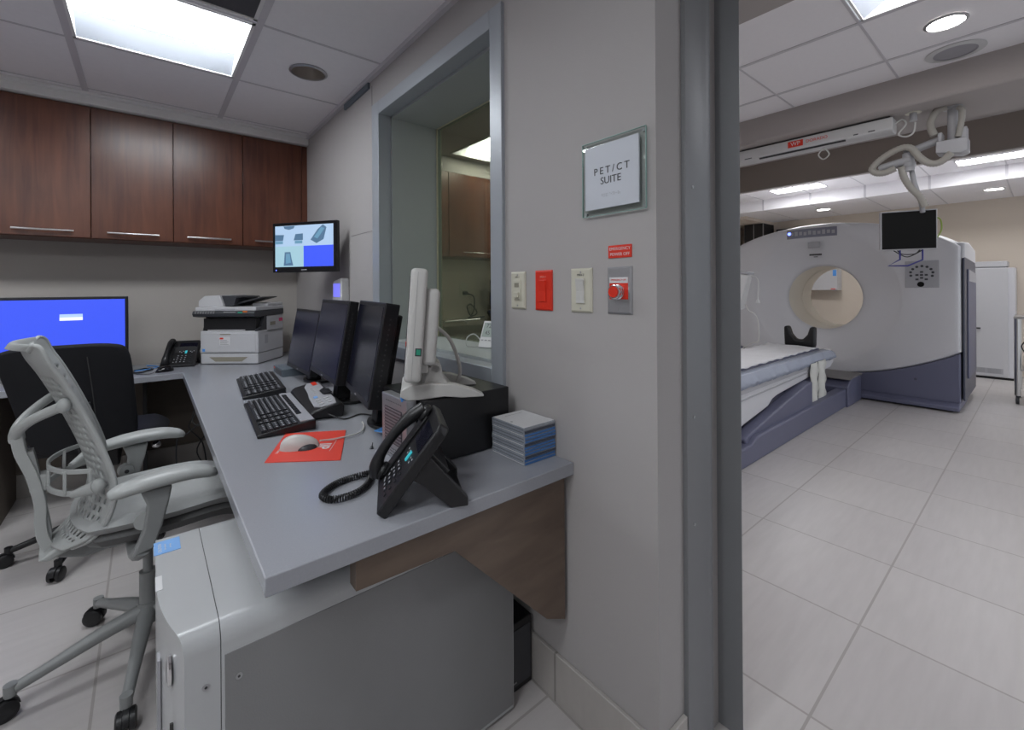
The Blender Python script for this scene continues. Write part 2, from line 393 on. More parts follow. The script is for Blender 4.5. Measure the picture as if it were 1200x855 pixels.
# scanner room ceilings, beam, recess and steps
b = nb()
cgx = [2.38, 3.02, 3.66]; cgy = [.65+.64*k for k in range(-6, 5)]
cxs = [2.10]+cgx+[4.03]; cys = [-3.1]+[g for g in cgy if -3.1 < g < YL]+[YL]
ct_open = [(2.38, .01), (2.38, -1.91)]
for i in range(len(cxs)-1):
    for j in range(len(cys)-1):
        if is_open(cxs[i], cys[j], ct_open): continue
        box(b, cxs[i], cxs[i+1], cys[j], cys[j+1], CTZ, CTZ+.02)
struct('ceiling_scanner', b, M_ceil2)
b = nb()
for x in cgx: box(b, x-.013, x+.013, -3.1, YL, CTZ-.004, CTZ+.002)
for y in cys[1:-1]: box(b, 2.1, 4.03, y-.006, y+.006, CTZ-.003, CTZ+.002)
struct('trim_6', b, M_grid)
b = nb(); box(b, WX, 2.12, -3.1, 2.25, 2.45, 2.96); 
for q in ((WX, 4.03, 2.25, 2.78), (WX, 4.03, 3.421, YL), (WX, 2.10, 2.78, 3.421), (2.741, 3.0, 2.78, 3.421), (3.641, 4.03, 2.78, 3.421)): box(b, q[0], q[1], q[2], q[3], 2.451, 2.655)
struct('ceiling_soffit', b, M_taupe)
b = nb(); box(b, 4.03, 4.68, -3.1, YL, 2.47, 3.0); struct('ceiling_beam', b, M_taupe, bev=.02, seg=3)
b = nb(); box(b, 4.65, 6.70, -3.1, YL, 2.96, 3.0); struct('ceiling_recess', b, M_taupe)
b = nb(); box(b, 6.66, 6.72, -3.1, YL, 2.60, 3.0); struct('wall_header', b, M_brown)
b = nb(); box(b, 6.655, 6.72, -3.1, YL, 2.588, 2.60); struct('trim_7', b, M_taupe)
b = nb(); box(b, 6.72, 7.50, -3.1, YL, 2.60, 2.62); box(b, 7.5, XF, -3.1, YL, 2.435, 2.62)
struct('ceiling_step', b, M_ceil2)
b = nb()
for k in range(-4, 6): box(b, 7.496, 7.5, .28+.64*k-.012, .28+.64*k+.012, 2.435, 2.60); box(b, 7.5, XF, .28+.64*k-.006, .28+.64*k+.006, 2.432, 2.436); box(b, 6.72, 7.5, .28+.64*k-.006, .28+.64*k+.006, 2.597, 2.601)
struct('trim_8', b, M_grid)
b = nb(); box(b, 7.9, XF, 3.26, YL, 2.385, 2.435); box(b, 7.5, 7.9, 3.39, YL, 2.385, 2.6); struct('trim_9', b, M_ctwall)

# ================================================================== CEILING FIXTURES
def troffer(x0, y0, s, z, lens, label, cat='ceiling light', axis='x'):
    t = thing('ceiling_light', label, cat, (x0+s/2, y0+s/2, z), 0 if s != .641 else PI/2, 'recessed fluorescent ceiling lights')
    h = s/2-.014
    b = nb()
    box(b, -h, h, -h, -h+.012, -.004, .09); box(b, -h, h, h-.012, h, -.004, .09); box(b, -h, -h+.012, -h, h, -.004, .09); box(b, h-.012, h, -h, h, -.004, .09)
    box(b, -h, h, -h, h, .088, .094)
    obj('housing', b, M_fascia, t)
    for sg in (-1, 1):      # curved side reflectors
        b = nb(); n = 8; w = .38*h
        for k in range(n):
            a0, a1 = k/n, (k+1)/n
            f = lambda a: (sg*(h-.012-(h-.012-w)*a), .0+.075*math.sin(a*PI/2))
            (ya, za), (yb2, zb2) = f(a0), f(a1)
            quad(b, (-h+.012, ya, za), (h-.012, ya, za), (h-.012, yb2, zb2), (-h+.012, yb2, zb2))
        obj('reflector', b, M_refl, t, smooth=True)
    b = nb(); n = 10; w = .40*h
    pr = [(w*math.cos(PI*k/n), .062-.045*math.sin(PI*k/n)) for k in range(n+1)]
    for k in range(n): quad(b, (-h+.03, pr[k][0], pr[k][1]), (h-.03, pr[k][0], pr[k][1]), (h-.03, pr[k+1][0], pr[k+1][1]), (-h+.03, pr[k+1][0], pr[k+1][1]))
    obj('light_lens', b, lens, t, smooth=True)
    return t
troffer(-.265, 2.17, .65, CZ, M_lens, 'square recessed fluorescent light in the control room ceiling above the chairs')
for k, (x, y) in enumerate(open_tiles[1:]):  # added lights in unseen tiles, raising the control room's brightness
    troffer(x, y, .65, CZ, M_lens, 'added square fluorescent light outside the view, brightening the control room')
troffer(2.38, .01, .64, CTZ, M_lensct, 'square recessed fluorescent light in the scanner room ceiling near the doorway')
for (x, y) in ct_open[1:]: troffer(x, y, .64, CTZ, M_lensct, 'added square fluorescent light outside the view, brightening the scanner room')  # added out of view to brighten the scanner room
troffer(3.0, 2.78, .641, 2.451, M_lensct, 'added square fluorescent light hidden by the partition wall, brightening the window view')  # added behind the partition to brighten the area beyond the window
troffer(2.10, 2.78, .641, 2.451, M_lensct, 'square recessed fluorescent light seen through the observation window')
# perforated return air panel
t = thing('air_return_panel', 'dark perforated return air panel in the ceiling beside the lit square light', 'vent', (.06, 1.843, CZ))
b = nb(); 
for a in range(4):
    box(b, -.311, .311, -.312, -.297, -.003, .008, Rz(a*PI/2))
obj('frame', b, M_fascia, t)
b = nb(); box(b, -.298, .298, -.298, .298, .001, .006)
obj('perforated_face', b, M_grille, t)
# far linear lights
for (y, lab) in ((2.2, 'slim bright ceiling light strip above the left part of the scanner'), (.33, 'slim bright ceiling light strip behind the ceiling-mounted monitor arm'), (-1.7, 'slim ceiling light strip added outside the view to brighten the right side')):  # third strip is added out of view for extra brightness
    t = thing('strip_light', lab, 'ceiling light', (6.98, y, 2.6), 0, 'slim ceiling lights beyond the brown header')
    b = nb()
    box(b, -.16, .16, -.31, -.30, -.010, -.001); box(b, -.16, .16, .30, .31, -.010, -.001); box(b, -.16, -.15, -.31, .31, -.010, -.001); box(b, .15, .16, -.31, .31, -.010, -.001)
    obj('frame', b, M_fascia, t)
    b = nb(); box(b, -.15, .15, -.30, .30, -.006, -.001); obj('light_lens', b, M_lensct, t)
def downlight(x, y, z, r, lens, label, can=.05, group='round recessed downlights'):
    t = thing('downlight', label, 'downlight', (x, y, z), 0, group)
    b = nb(); lathe(b, [(r, -.001), (r*1.14, -.001), (r*1.16, -.004), (r*1.0, -.007), (r*.98, -.001)], seg=40, closed=True); obj('trim_ring', b, M_wht if lens is M_spot else M_alu, t, smooth=True)
    b = nb(); lathe(b, [(r*.98, -.004), (r*.96, can*.5), (r*.8, can)], seg=40, closed=True); obj('reflector', b, M_chrome if lens is not M_spot else M_refl, t, smooth=True)
    b = nb(); cyl(b, (0, 0, can), (0, 0, can+.004), r*.82, seg=40); obj('light_lens' if lens is M_spot else 'dark_lamp', b, lens, t)
# holes in the ceiling under the can lights are not cut: the cans hang in shallow recess rings
def downlight_flush(x, y, z, r, lens, label, group='round recessed downlights'):
    t = thing('downlight', label, 'downlight', (x, y, z), 0, group)
    b = nb(); lathe(b, [(r, -.002), (r*1.15, -.0015), (r*1.17, -.006), (r*1.0, -.012), (r*.97, -.006)], seg=44, closed=True); obj('trim_ring', b, M_alu, t, smooth=True)
    b = nb(); lathe(b, [(r*.98, -.008), (r*.90, -.003), (r*.01, -.002)], seg=44, closed=True); obj('light_lens' if lens is M_spot else 'reflector', b, lens, t, smooth=True)
downlight_flush(3.375, .345, CTZ, .078, M_spot, 'lit round downlight in the scanner room ceiling beside the round speaker')
downlight_flush(8.14, 2.21, 2.435, .085, M_spot, 'small lit downlight in the far low ceiling above the scanner')
downlight_flush(8.13, .41, 2.435, .085, M_spot, 'small lit downlight in the far low ceiling above the white upright cabinet')
downlight_flush(8.13, -1.4, 2.435, .085, M_spot, 'small downlight added outside the view to brighten the far low ceiling area')  # added unseen downlight, lifts the brightness at the far end
t = thing('ceiling_speaker', 'round grey ceiling speaker next to the beam in the scanner room', 'speaker', (3.845, .352, CTZ))
b = nb(); lathe(b, [(.10, -.002), (.135, -.001), (.137, -.005), (.10, -.009)], seg=44, closed=True); obj('rim', b, M_wht, t, smooth=True)
b = nb(); cyl(b, (0, 0, -.006), (0, 0, -.001), .103, seg=44); obj('grille', b, M_speak, t)
# unlit downlight with a real can: ceiling tile has a shallow chrome can
t = thing('downlight', 'unlit round downlight with a polished metal reflector in the control room ceiling', 'downlight', (.668, 2.49, CZ), 0)
r = .082
b = nb(); lathe(b, [(r, -.002), (r*1.12, -.001), (r*1.14, -.005), (r*1.0, -.010), (r*.97, -.004)], seg=44, closed=True); obj('trim_ring', b, M_alu, t, smooth=True)
b = nb(); lathe(b, [(r*.98, -.008), (r*.95, .03), (r*.86, .09), (r*.55, .125), (.001, .13)], seg=44, closed=True); obj('reflector', b, mat('dim_polished_reflector', (.62, .58, .54), .30, .75), t, smooth=True)

# ================================================================== UPPER CABINETS
cw = .3865; ctop, cbot, cfy = 2.322, 1.545, 3.59
for k in range(5):
    x1 = .910-cw*k; x0c = x1-cw
    labs = ['dark cherry wall cabinet nearest the corner beside the small wall television', 'dark cherry wall cabinet, second from the corner, above the printer', 'dark cherry wall cabinet, third from the corner, above the black desk phone', 'dark cherry wall cabinet, fourth from the corner, above the wide blue monitor', 'dark cherry wall cabinet at the far left outside the picture']
    t = thing('wall_cabinet', labs[k], 'cabinet', ((x0c+x1)/2, YB-.002, cbot), 0, 'dark cherry wall cabinets')
    h = cw/2-.0005; dpt = YB-.002-cfy
    b = nb(); box(b, -h, h, -dpt+.02, 0, 0, ctop-cbot); obj('body', b, M_cherry, t)
    b = nb(); box(b, -h+.0015, h-.0015, -dpt, -dpt+.018, .004, ctop-cbot-.002); d = obj('door', b, M_cherry, t, bev=.0015)
    b = nb(); hz = .038
    tube(b, [(-.122, -dpt-.020, hz), (0, -dpt-.027, hz-.001), (.122, -dpt-.020, hz)], .006, seg=10)
    cyl(b, (-.085, -dpt, hz), (-.085, -dpt-.022, hz), .0035, seg=8); cyl(b, (.085, -dpt, hz), (.085, -dpt-.022, hz), .0035, seg=8)
    obj('handle', b, M_steel, d, smooth=True, label='curved brushed steel bar handle')
b = nb(); box(b, .911, D, cfy+.006, YB-.002, cbot, ctop); struct('trim_10', b, M_cherry)

for k in range(3):
    xc = 2.41+.53*(k-1)
    lab = ['brown wall cabinet at the left, seen through the observation window', 'brown wall cabinet seen through the observation window above the socket', 'brown wall cabinet beyond the window frame, hidden from the picture'][k]
    t = thing('wall_cabinet', lab, 'cabinet', (xc, YL-.002, 1.53), 0, 'brown cabinets beyond the window')
    b = nb(); box(b, -.264, .264, -.31, 0, 0, .78); obj('body', b, M_cherry, t)
    b = nb(); box(b, -.262, .262, -.33, -.312, .003, .778); d = obj('door', b, M_cherry, t, bev=.0015)
    b = nb(); tube(b, [(-.118, -.35, .045), (0, -.357, .044), (.118, -.35, .045)], .005, 8); cyl(b, (-.08, -.33, .045), (-.08, -.353, .045), .0035, seg=8); cyl(b, (.08, -.33, .045), (.08, -.353, .045), .0035, seg=8); obj('handle', b, M_steel, d, smooth=True)
b = nb(); box(b, WX+.005, 3.3, YL-.33, YL, 2.311, 2.452); struct('trim_11', b, M_taupe)
t = thing('base_cabinet', 'brown counter cabinet with a dark worktop seen through the observation window', 'cabinet', (2.45, 3.5, 0))
b = nb(); box(b, -1.0, .9, -.30, .328, .1, .88); box(b, -1.0, .9, -.24, .328, 0, .1); obj('body', b, M_brack, t)
b = nb(); box(b, -1.02, .92, -.33, .328, .88, .92); obj('worktop', b, M_under, t)
b = nb(); tube(b, [(-.47, -.20, .95), (-.10, -.20, .955)], .009, 10, smooth=False); tube(b, [(-.28, -.20, .95), (-.25, -.20, .93), (-.235, -.2, .90)], .010, 10); obj('steel_tap', b, M_steel, t, smooth=True)
t = thing('wall_socket', 'cream wall socket with a black plug seen through the observation window', 'socket', (2.51, YL, 1.15))
b = nb(); box(b, -.045, .045, -.006, -.0005, .0, .14); obj('plate', b, M_cream, t, bev=.002)
b = nb(); box(b, -.005, .035, -.04, -.006, .02, .055); obj('plug', b, M_black, t)
b = nb(); tube(b, [(.02, -.04, .035), (.10, -.05, .0), (.10, -.06, -.12), (.04, -.08, -.19), (.0, -.08, -.10), (.05, -.08, -.08), (.12, -.08, -.17), (.0, -.10, -.215), (.2, -.1, -.21)], .007, 8); obj('cord', b, M_black, t, smooth=True)
t = thing('small_monitor', 'small monitor with a blue screen at the right edge of the observation window', 'monitor', (2.86, 3.62, .92))
b = nb(); box(b, -.14, .25, -.01, .03, .10, .40, None, .004); box(b, -.02, .12, .0, .12, 0, .02); box(b, .02, .08, .03, .05, 0, .2); obj('casing', b, M_black, t)
b = nb(); box(b, -.125, .235, -.012, -.009, .12, .385); obj('screen', b, M_bluescr, t)
t = thing('cordless_handset', 'white handset with a small display standing in its cradle behind the window', 'handset', (2.66, 3.33, .92))
b = nb(); prism(b, [(-.05, 0), (.05, 0), (.04, .05), (-.03, .06)], -.05, .05, 'y'); obj('cradle', b, M_wht, t, bev=.006)
b = nb(); prism(b, [(-.03, .04), (.02, .04), (-.01, .25), (-.055, .25)], -.02, .02, 'y'); h_ = obj('handset_body', b, M_wht, t, bev=.006)
b = nb(); box(b, -.04, .0, -.0215, -.0195, .13, .20); obj('display', b, M_lcd, h_)
b = nb(); tube(b, [(2.58, 3.45, .94), (2.62, 3.38, .97), (2.70, 3.40, .95), (2.74, 3.5, .98), (2.64, 3.55, 1.0), (2.60, 3.45, .95)], .02, 8); tag(obj('cable_bundle', b, M_black, smooth=True), 'bundled black cables and power brick on the counter behind the window', 'cable')

# ================================================================== DESK + COUNTER
ZT = .735
t = thing('desk', 'grey L-shaped laminate worktop running along the back wall and below the window', 'desk', (.55, 2.3, 0))
LM = T(-.55, -2.3, 0)
b = nb()
poly = [(.157, .872), (D-.001, .872), (D-.001, YB-.001), (-2.45, YB-.001), (-2.45, 3.35), (.169, 3.35)]
prism(b, poly, ZT-.036, ZT, 'z', LM); obj('worktop', b, M_desk, t, bev=.0025)
b = nb(); prism(b, [(.325, .698), (.325, .625), (.56, .617), (.860, .312), (.934, .276), (.934, .698)], .895, .93, 'y', LM); obj('bracket_panel', b, M_brack, t, bev=.001, label='brown wood bracket panel cut diagonally')
b = nb(); box(b, .935, D-.001, 3.0, 3.1, .15, .698, LM); obj('wall_support', b, M_under, t)
b = nb(); box(b, -2.45, .90, YB-.03, YB-.013, .15, .698, LM); obj('back_shade_panel', b, M_under, t)  # dark sheet painting the shade on the wall below the counter
b = nb(); box(b, -.02, .0, 3.55, 3.9, 0.0, .698, LM)
for k in range(14): cyl(b, (-.022, 3.56, .2+k*.035), (-.0215, 3.56, .2+k*.035), .003, seg=6, M=LM)
obj('support_bracket', b, M_blackm, t)
b = nb(); box(b, -.62, -.6, 3.45, 3.9, 0, .698, LM); obj('side_panel', b, M_under, t)

# ================================================================== DOOR SIGN AND SWITCHES (on wall_right)
def wallM(y, z, x=D): return basis((x, y, z), (0, -1, 0), (0, 0, 1), (-1, 0, 0))   # local x to the right, y up, z out of the wall
t = thing('door_sign', 'glass door sign reading PET/CT SUITE on the wall by the doorway', 'sign', (D, .723, 1.434))
L = T(-D, -.723, -1.434)
Mw = L @ wallM(.723, 1.534)
b = nb(); box(b, -.101, .101, -.100, .100, .006, .0105, Mw); obj('glass_panel', b, M_sglass, t)
b = nb()
for (a0, a1, c0, c1) in ((-.1015, .1015, .1, .1012), (-.1015, .1015, -.1012, -.1), (-.1022, -.101, -.1, .1), (.101, .1022, -.1, .1)): box(b, a0, a1, c0, c1, .0060, .0108, Mw)
obj('glass_edge', b, M_gedge, t)
b = nb(); box(b, -.086, .086, -.085, .085, .0108, .0165, Mw); obj('plate', b, M_signp, t, bev=.0006)
b = nb()
for (px, py) in ((-.093, .093), (.093, .093), (-.093, -.093), (.093, -.093)): cyl(b, (px, py, 0), (px, py, .0058), .004, seg=10, M=Mw)
obj('standoff', b, M_alu, t)
text('lettering', 'PET/CT', .0265, M_ink, t, Mw @ T(0.002, .014, .0168), sp=1.45)
text('lettering', 'SUITE', .0265, M_ink, t, Mw @ T(0.0, -.013, .0168), sp=1.0)
b = nb()
for i in range(13):
    for j in range(3):
        if random.random() < .5: ell(b, (-.028+i*.0045+(.003 if i > 4 else 0), -.048-j*.0028, .0166), (.0009, .0009, .0006), Mw, 6, 4)
obj('braille', b, M_inkg, t)
def plate(y, z, w, h, m, name, label, cat='light switch'):
    t = thing(name, label, cat, (D, y, z-h/2))
    Mp = T(-D, -y, -(z-h/2)) @ wallM(y, z)
    b = nb(); prism(b, [(-w/2, -h/2), (w/2, -h/2), (w/2, h/2), (-w/2, h/2)], 0, .003, 'z', Mp)
    vs = []
    lo = [(-w/2, -h/2), (w/2, -h/2), (w/2, h/2), (-w/2, h/2)]; i_ = .005
    hi = [(-w/2+i_, -h/2+i_), (w/2-i_, -h/2+i_), (w/2-i_, h/2-i_), (-w/2+i_, h/2-i_)]
    A = [b.verts.new(Mp @ Vector((x, y_, .003))) for x, y_ in lo]; B = [b.verts.new(Mp @ Vector((x, y_, .0065))) for x, y_ in hi]
    b.faces.new(B)
    for k in range(4): b.faces.new((A[k], A[(k+1) % 4], B[(k+1) % 4], B[k]))
    obj('plate', b, m, t)
    b = nb()
    for s in (-1, 1): cyl(b, (0, s*h*.41, .006), (0, s*h*.41, .0075), .0028, seg=10, M=Mp)
    obj('screw', b, M_alu if m in (M_cream, M_alu) else M_red, t)
    return t, Mp
ZS = 1.2315; PH = .122
t, Mp = plate(1.112, ZS, .072, PH, M_cream, 'dimmer_switch', 'cream dimmer switch plate with slider closest to the window frame')
b = nb(); box(b, -.017, .017, -.036, .034, .006, .009, Mp, .001); obj('slider_track', b, M_cream, t)
b = nb(); box(b, -.013, .009, .010, .024, .0088, .0095, Mp); box(b, -.013, .013, -.033, -.029, .0088, .0095, Mp); obj('slot', b, M_creamd, t)
b = nb(); box(b, -.012, .010, -.024, -.006, .009, .015, Mp, .001); obj('slider', b, M_cream, t)
text('lettering', 'MRA-1', .008, M_creamd, t, Mp @ T(0, .043, .0068))
t, Mp = plate(.991, ZS, .075, PH+.002, M_red, 'red_switch', 'bright red switch plate between the two cream ones')
b = nb(); box(b, -.0165, .0165, -.036, .032, .006, .008, Mp, .001); obj('rocker_frame', b, M_red, t)
b = nb(); prism(b, [(-.034, .008), (.030, .008), (.030, .013), (-.002, .0095), (-.034, .010)], -.014, .014, 'x', Mp @ basis((0, 0, 0), (1, 0, 0), (0, 1, 0), (0, 0, 1))); obj('rocker', b, M_red, t)
text('lettering', 'SWA-1', .009, mat('pale_red_ink', (.8, .35, .3), .5), t, Mp @ T(0, .041, .0068))
t, Mp = plate(.837, ZS, .078, PH+.002, M_cream, 'rocker_switch', 'cream rocker switch plate next to the steel emergency button plate')
b = nb(); box(b, -.0165, .0165, -.038, .034, .006, .008, Mp, .001); obj('rocker_frame', b, M_cream, t)
b = nb(); prism(b, [(-.036, .008), (.033, .008), (.033, .014), (-.002, .0095), (-.036, .0105)], -.0145, .0145, 'x', Mp); obj('rocker', b, M_off, t)
text('lettering', 'MRA-2', .009, M_ink, t, Mp @ T(0, .043, .0068))
t, Mp = plate(.7065, ZS, .0765, PH+.001, M_alu, 'emergency_button', 'steel plate with a round red emergency power off push button', 'emergency button')
b = nb(); box(b, -.029, .029, -.023, .034, .0065, .0072, Mp); obj('button_label', b, M_red, t)
b = nb(); box(b, -.029, .029, .019, .034, .0072, .0075, Mp); obj('label_strip', b, M_paper, t, label='white strip on the red label')
text('lettering', 'EMERGENCY OFF', .0062, M_red, t, Mp @ T(0, .0268, .0078), ext=.0002)
b = nb(); lathe(b, [(.0195, .007), (.0195, .012), (.016, .013), (.016, .020), (.0185, .021), (.0185, .027), (.0150, .028)], (0, -.004, 0), 'z', 28, Mp); obj('button_collar', b, M_chrome, t, smooth=True)
b = nb(); lathe(b, [(.0148, .024), (.0148, .031), (.0135, .0325)], (0, -.004, 0), 'z', 28, Mp); obj('button', b, M_red, t, smooth=True, label='round red push button')
t = thing('warning_label', 'small red label reading EMERGENCY POWER OFF above the emergency button', 'label', (D, .706, 1.333))
Mp = T(-D, -.706, -1.333) @ wallM(.706, 1.333)
b = nb(); box(b, -.0365, .0365, -.0165, .0165, 0, .0025, Mp); obj('plate', b, M_red, t)
text('lettering', 'EMERGENCY', .0112, M_paper, t, Mp @ T(0, .0070, .0027), sp=1.05, ext=.0002)
text('lettering', 'POWER OFF', .0112, M_paper, t, Mp @ T(0, -.0075, .0027), sp=1.0, ext=.0002)

# ================================================================== WALL TELEVISION
pL, pR = Vector((.607, 3.07, 0)), Vector((.868, 2.67, 0))
dx = (pR-pL).normalized(); nrm = Vector((dx.y, -dx.x, 0))        # right direction seen from front; normal toward viewer
c = (pL+pR)/2; wid = (pR-pL).length; z0t, z1t = 1.342, 1.648
t = thing('wall_television', 'small flat television showing four camera views, on an arm from the wall by the cabinets', 'television', (c.x, c.y, z0t))
Mt = basis((0, 0, 0), dx, (0, 0, 1), nrm); hw = wid/2; hh = z1t-z0t
b = nb(); box(b, -hw, hw, 0, hh, -.028, 0, Mt, .004); box(b, -hw*.7, hw*.7, hh*.15, hh*.8, -.05, -.026, Mt); obj('casing', b, M_blackg, t)
# screen: four views
sx0, sx1, sy0, sy1 = -hw+.022, hw-.024, .034, hh-.020
mx_, my_ = (sx0+sx1)/2, (sy0+sy1)/2
M_v1 = mat('view_pale', (.1, .1, .1), .4, emit=(.36, .52, .74), es=.75)
M_v2 = mat('view_pale_green', (.1, .1, .1), .4, emit=(.30, .52, .62), es=.75)
M_v3 = mat('view_dark_chair', (.05, .05, .05), .4, emit=(.05, .13, .24), es=.8)
M_v4 = mat('view_mid', (.05, .05, .05), .4, emit=(.10, .26, .40), es=.8)
scr = None
b = nb(); box(b, sx0, sx1, sy0, sy1, 0, .0008, Mt); scr = obj('screen', b, M_v1, t)
b = nb(); box(b, mx_, sx1, sy0, my_, .0008, .0012, Mt); obj('blue_view', b, M_bluescr, scr)
b = nb(); box(b, sx0, mx_, sy0, my_, .0008, .0011, Mt); obj('camera_view', b, M_v2, scr)
def view_poly(bm, pts, zz=.0016):
    f = [bm.verts.new(Mt @ Vector((sx0+(sx1-sx0)*p[0], sy0+(sy1-sy0)*p[1], zz))) for p in pts]; bm.faces.new(f)
b = nb()
for P in ([(.0, .64), (.14, .64), (.16, .78), (.0, .79)], [(.33, .64), (.49, .64), (.49, .80), (.36, .79)], [(.15, .99), (.35, .99), (.33, .93), (.25, .9), (.17, .93)],
          [(.62, .64), (.72, .55), (.84, .64), (.89, .92), (.83, .99), (.74, .88)], [(.15, .03), (.32, .03), (.29, .2), (.27, .36), (.17, .36), (.16, .15)]):
    b = nb(); view_poly(b, P); obj('pictured_chair', b, M_v3, scr)
b = nb()
for P in ([(.68, .70), (.74, .66), (.86, .90), (.80, .93)], [(.19, .08), (.28, .10), (.26, .32), (.19, .32)], [(.0, .56), (.14, .56), (.14, .63), (.0, .63)], [(.35, .56), (.48, .56), (.48, .63), (.35, .63)]):
    b = nb(); view_poly(b, P, .002); obj('pictured_seat', b, M_v4, scr)
b = nb(); box(b, -.02, .02, .012, .018, 0, .0006, Mt); obj('brand_mark', b, M_inkg, t)
b = nb(); cyl(b, (-hw+.028, .014, 0), (-hw+.028, .014, .001), .003, seg=10, M=Mt); obj('power_light', b, M_blueled, t)
b = nb(); p_ = Vector((D-c.x, 3.0-c.y, .16)); tube(b, [(-nrm*.05+Vector((0, 0, .16))), (-nrm*.09+Vector((0, 0, .16))), p_], .016, smooth=False)
box(b, D-c.x-.012, D-c.x, 3.0-c.y-.05, 3.0-c.y+.05, .08, .24); obj('wall_arm', b, M_blackm, t)

# wall handset with a blue display
t = thing('radiation_meter', 'white wall-mounted meter with a small blue display below the television', 'meter', (D, 2.78, 1.0))
L = T(-D, -2.78, -1.0)
b = nb(); prism(b, [(2.695, 1.0), (2.865, 1.0), (2.855, 1.27), (2.84, 1.288), (2.705, 1.305), (2.695, 1.295)], D-.05, D-.001, 'x', L); obj('casing', b, M_wht, t, bev=.006)
b = nb(); box(b, D-.0515, D-.0495, 2.715, 2.835, 1.19, 1.272, L); obj('display', b, mat('violet_screen', (.1, .1, .3), .4, emit=(.16, .16, .85), es=.8), t)
b = nb()
for k in range(3): box(b, D-.053, D-.0495, 2.725+k*.04, 2.75+k*.04, 1.15, 1.17, L)
obj('buttons', b, M_ctpan, t)

# ================================================================== WIDE BLUE MONITOR
t = thing('wide_monitor', 'wide black monitor with a plain blue screen and login box behind the black chair', 'monitor', (-.355, 3.55, ZT))
b = nb(); box(b, -.29, .27, -.01, .03, .105, .468, None, .004); obj('casing', b, M_blackm, t)
b = nb(); box(b, -.278, .255, -.0115, -.0095, .128, .452); sc = obj('screen', b, M_bluescr, t)
b = nb(); box(b, -.022, .072, -.0125, -.0115, .352, .37); obj('login_box', b, M_scrw, sc)
b = nb(); box(b, -.022, .072, -.0125, -.0115, .334, .352); obj('login_box', b, M_scrw2, sc)
b = nb(); box(b, -.03, .03, .03, .06, 0, .3); lathe(b, [(.12, 0), (.12, .01), (.04, .016)], (0, .03, 0)); obj('stand', b, M_blackm, t)

# ================================================================== PRINTER
fl, fr_, = Vector((.278, 3.63)), Vector((.579, 3.385))
ax = (fr_-fl).normalized(); rz = math.atan2(ax.y, ax.x); wp = (fr_-fl).length
t = thing('printer', 'white multifunction laser printer with a black control panel in the desk corner', 'printer', (fl.x, fl.y, ZT), rz)
dp = .33
b = nb()
box(b, 0, wp, .0, dp, .075, .225, None, .006)
box(b, .0, wp, .11, dp, .2, .32, None, .004)
obj('body', b, M_prn, t)
b = nb(); box(b, .001, wp-.001, .001, dp, .004, .072, None, .006); tr = obj('paper_tray', b, M_prn, t)
b = nb(); prism(b, [(.06, .05), (wp-.07, .05), (wp-.11, .02), (.10, .02)], -.0008, .004, 'y'); obj('tray_grip', b, M_creamd, tr, label='shallow dark grip recess')
b = nb(); box(b, .018, wp-.018, -.003, .004, .082, .212, None, .003); d = obj('front_cover', b, M_prn, t)
b = nb(); prism(b, [(.13, .206), (.21, .206), (.20, .199), (.14, .199)], -.0042, -.002, 'y'); obj('cover_latch', b, M_creamd, d)
b = nb(); box(b, .13, .20, -.0042, -.0028, .13, .185); st = obj('service_label', b, M_paper, d)
b = nb(); box(b, .133, .157, -.0048, -.0040, .170, .181); obj('label_mark', b, M_red, st)
b = nb()
for k in range(4): box(b, .136, .192-.01*(k % 2), -.0048, -.0040, .134+k*.009, .137+k*.009)
obj('label_text', b, M_inkg, st)
b = nb(); box(b, .016, .034, -.0042, -.0028, .088, .106); obj('energy_label', b, M_blue, d)
b = nb(); box(b, .02, wp-.02, .006, .12, .226, .31); obj('output_recess', b, M_blackm, t)
b = nb(); prism(b, [(.0, .222), (.12, .222), (.12, .325), (.08, .325), (.05, .25), (.0, .235)], wp-.022, wp-.002, 'x'); obj('recess_cheek', b, M_dark, t); b = nb(); prism(b, [(.02, .222), (.12, .222), (.12, .325), (.06, .325)], .002, .02, 'x'); obj('recess_cheek', b, M_dark, t)
b = nb(); box(b, .05, wp-.09, -.0, .1, .228, .233); obj('printed_sheet', b, M_paper, t)
b = nb()
prism(b, [(-.045, .325), (-.052, .345), (-.045, .362), (dp, .362), (dp, .322), (.10, .322), (.0, .318)], -.018, wp+.004, 'x')
pn = obj('control_panel', b, M_dark, t, bev=.003)
b = nb()
for i in range(8):
    for j in range(2): box(b, .0+i*.017, .010+i*.017, -.0545+.004*j, -.044+.004*j, .346+j*.009, .352+j*.009)
box(b, .19, .27, -.0535, -.044, .351, .358)
obj('panel_buttons', b, M_inkg, pn)['kind'] = 'stuff'
b = nb(); box(b, .285, .312, -.0535, -.042, .347, .356); obj('start_button', b, M_green, pn)
b = nb(); box(b, .317, .345, -.0525, -.042, .353, .362); obj('stop_button', b, M_orange, pn)
b = nb(); box(b, -.012, wp+.004, -.03, dp, .362, .388, None, .004); box(b, wp-.11, wp+.0, .12, dp, .386, .41, None, .008); lid = obj('scanner_lid', b, M_prn, t)
b = nb(); box(b, .12, .25, -.0325, -.028, .364, .376); obj('lid_handle', b, M_ctpan, lid)
b = nb(); prism(b, [(-.012, .388), (-.01, .43), (.03, .462), (.13, .466), (.155, .40), (.155, .388)], .0, dp-.02, 'y'); obj('document_feeder', b, M_prn, t, bev=.004)
b = nb(); prism(b, [(.133, .462), (.158, .392), (.21, .392), (.23, .448), (.25, .45), (.24, .458)], .02, dp-.05, 'y'); obj('feeder_slot', b, M_dark, t)
b = nb(); prism(b, [(.20, .400), (.385, .448), (.385, .454), (.20, .412)], .06, dp-.08, 'y'); obj('feeder_tray', b, M_dark, t)
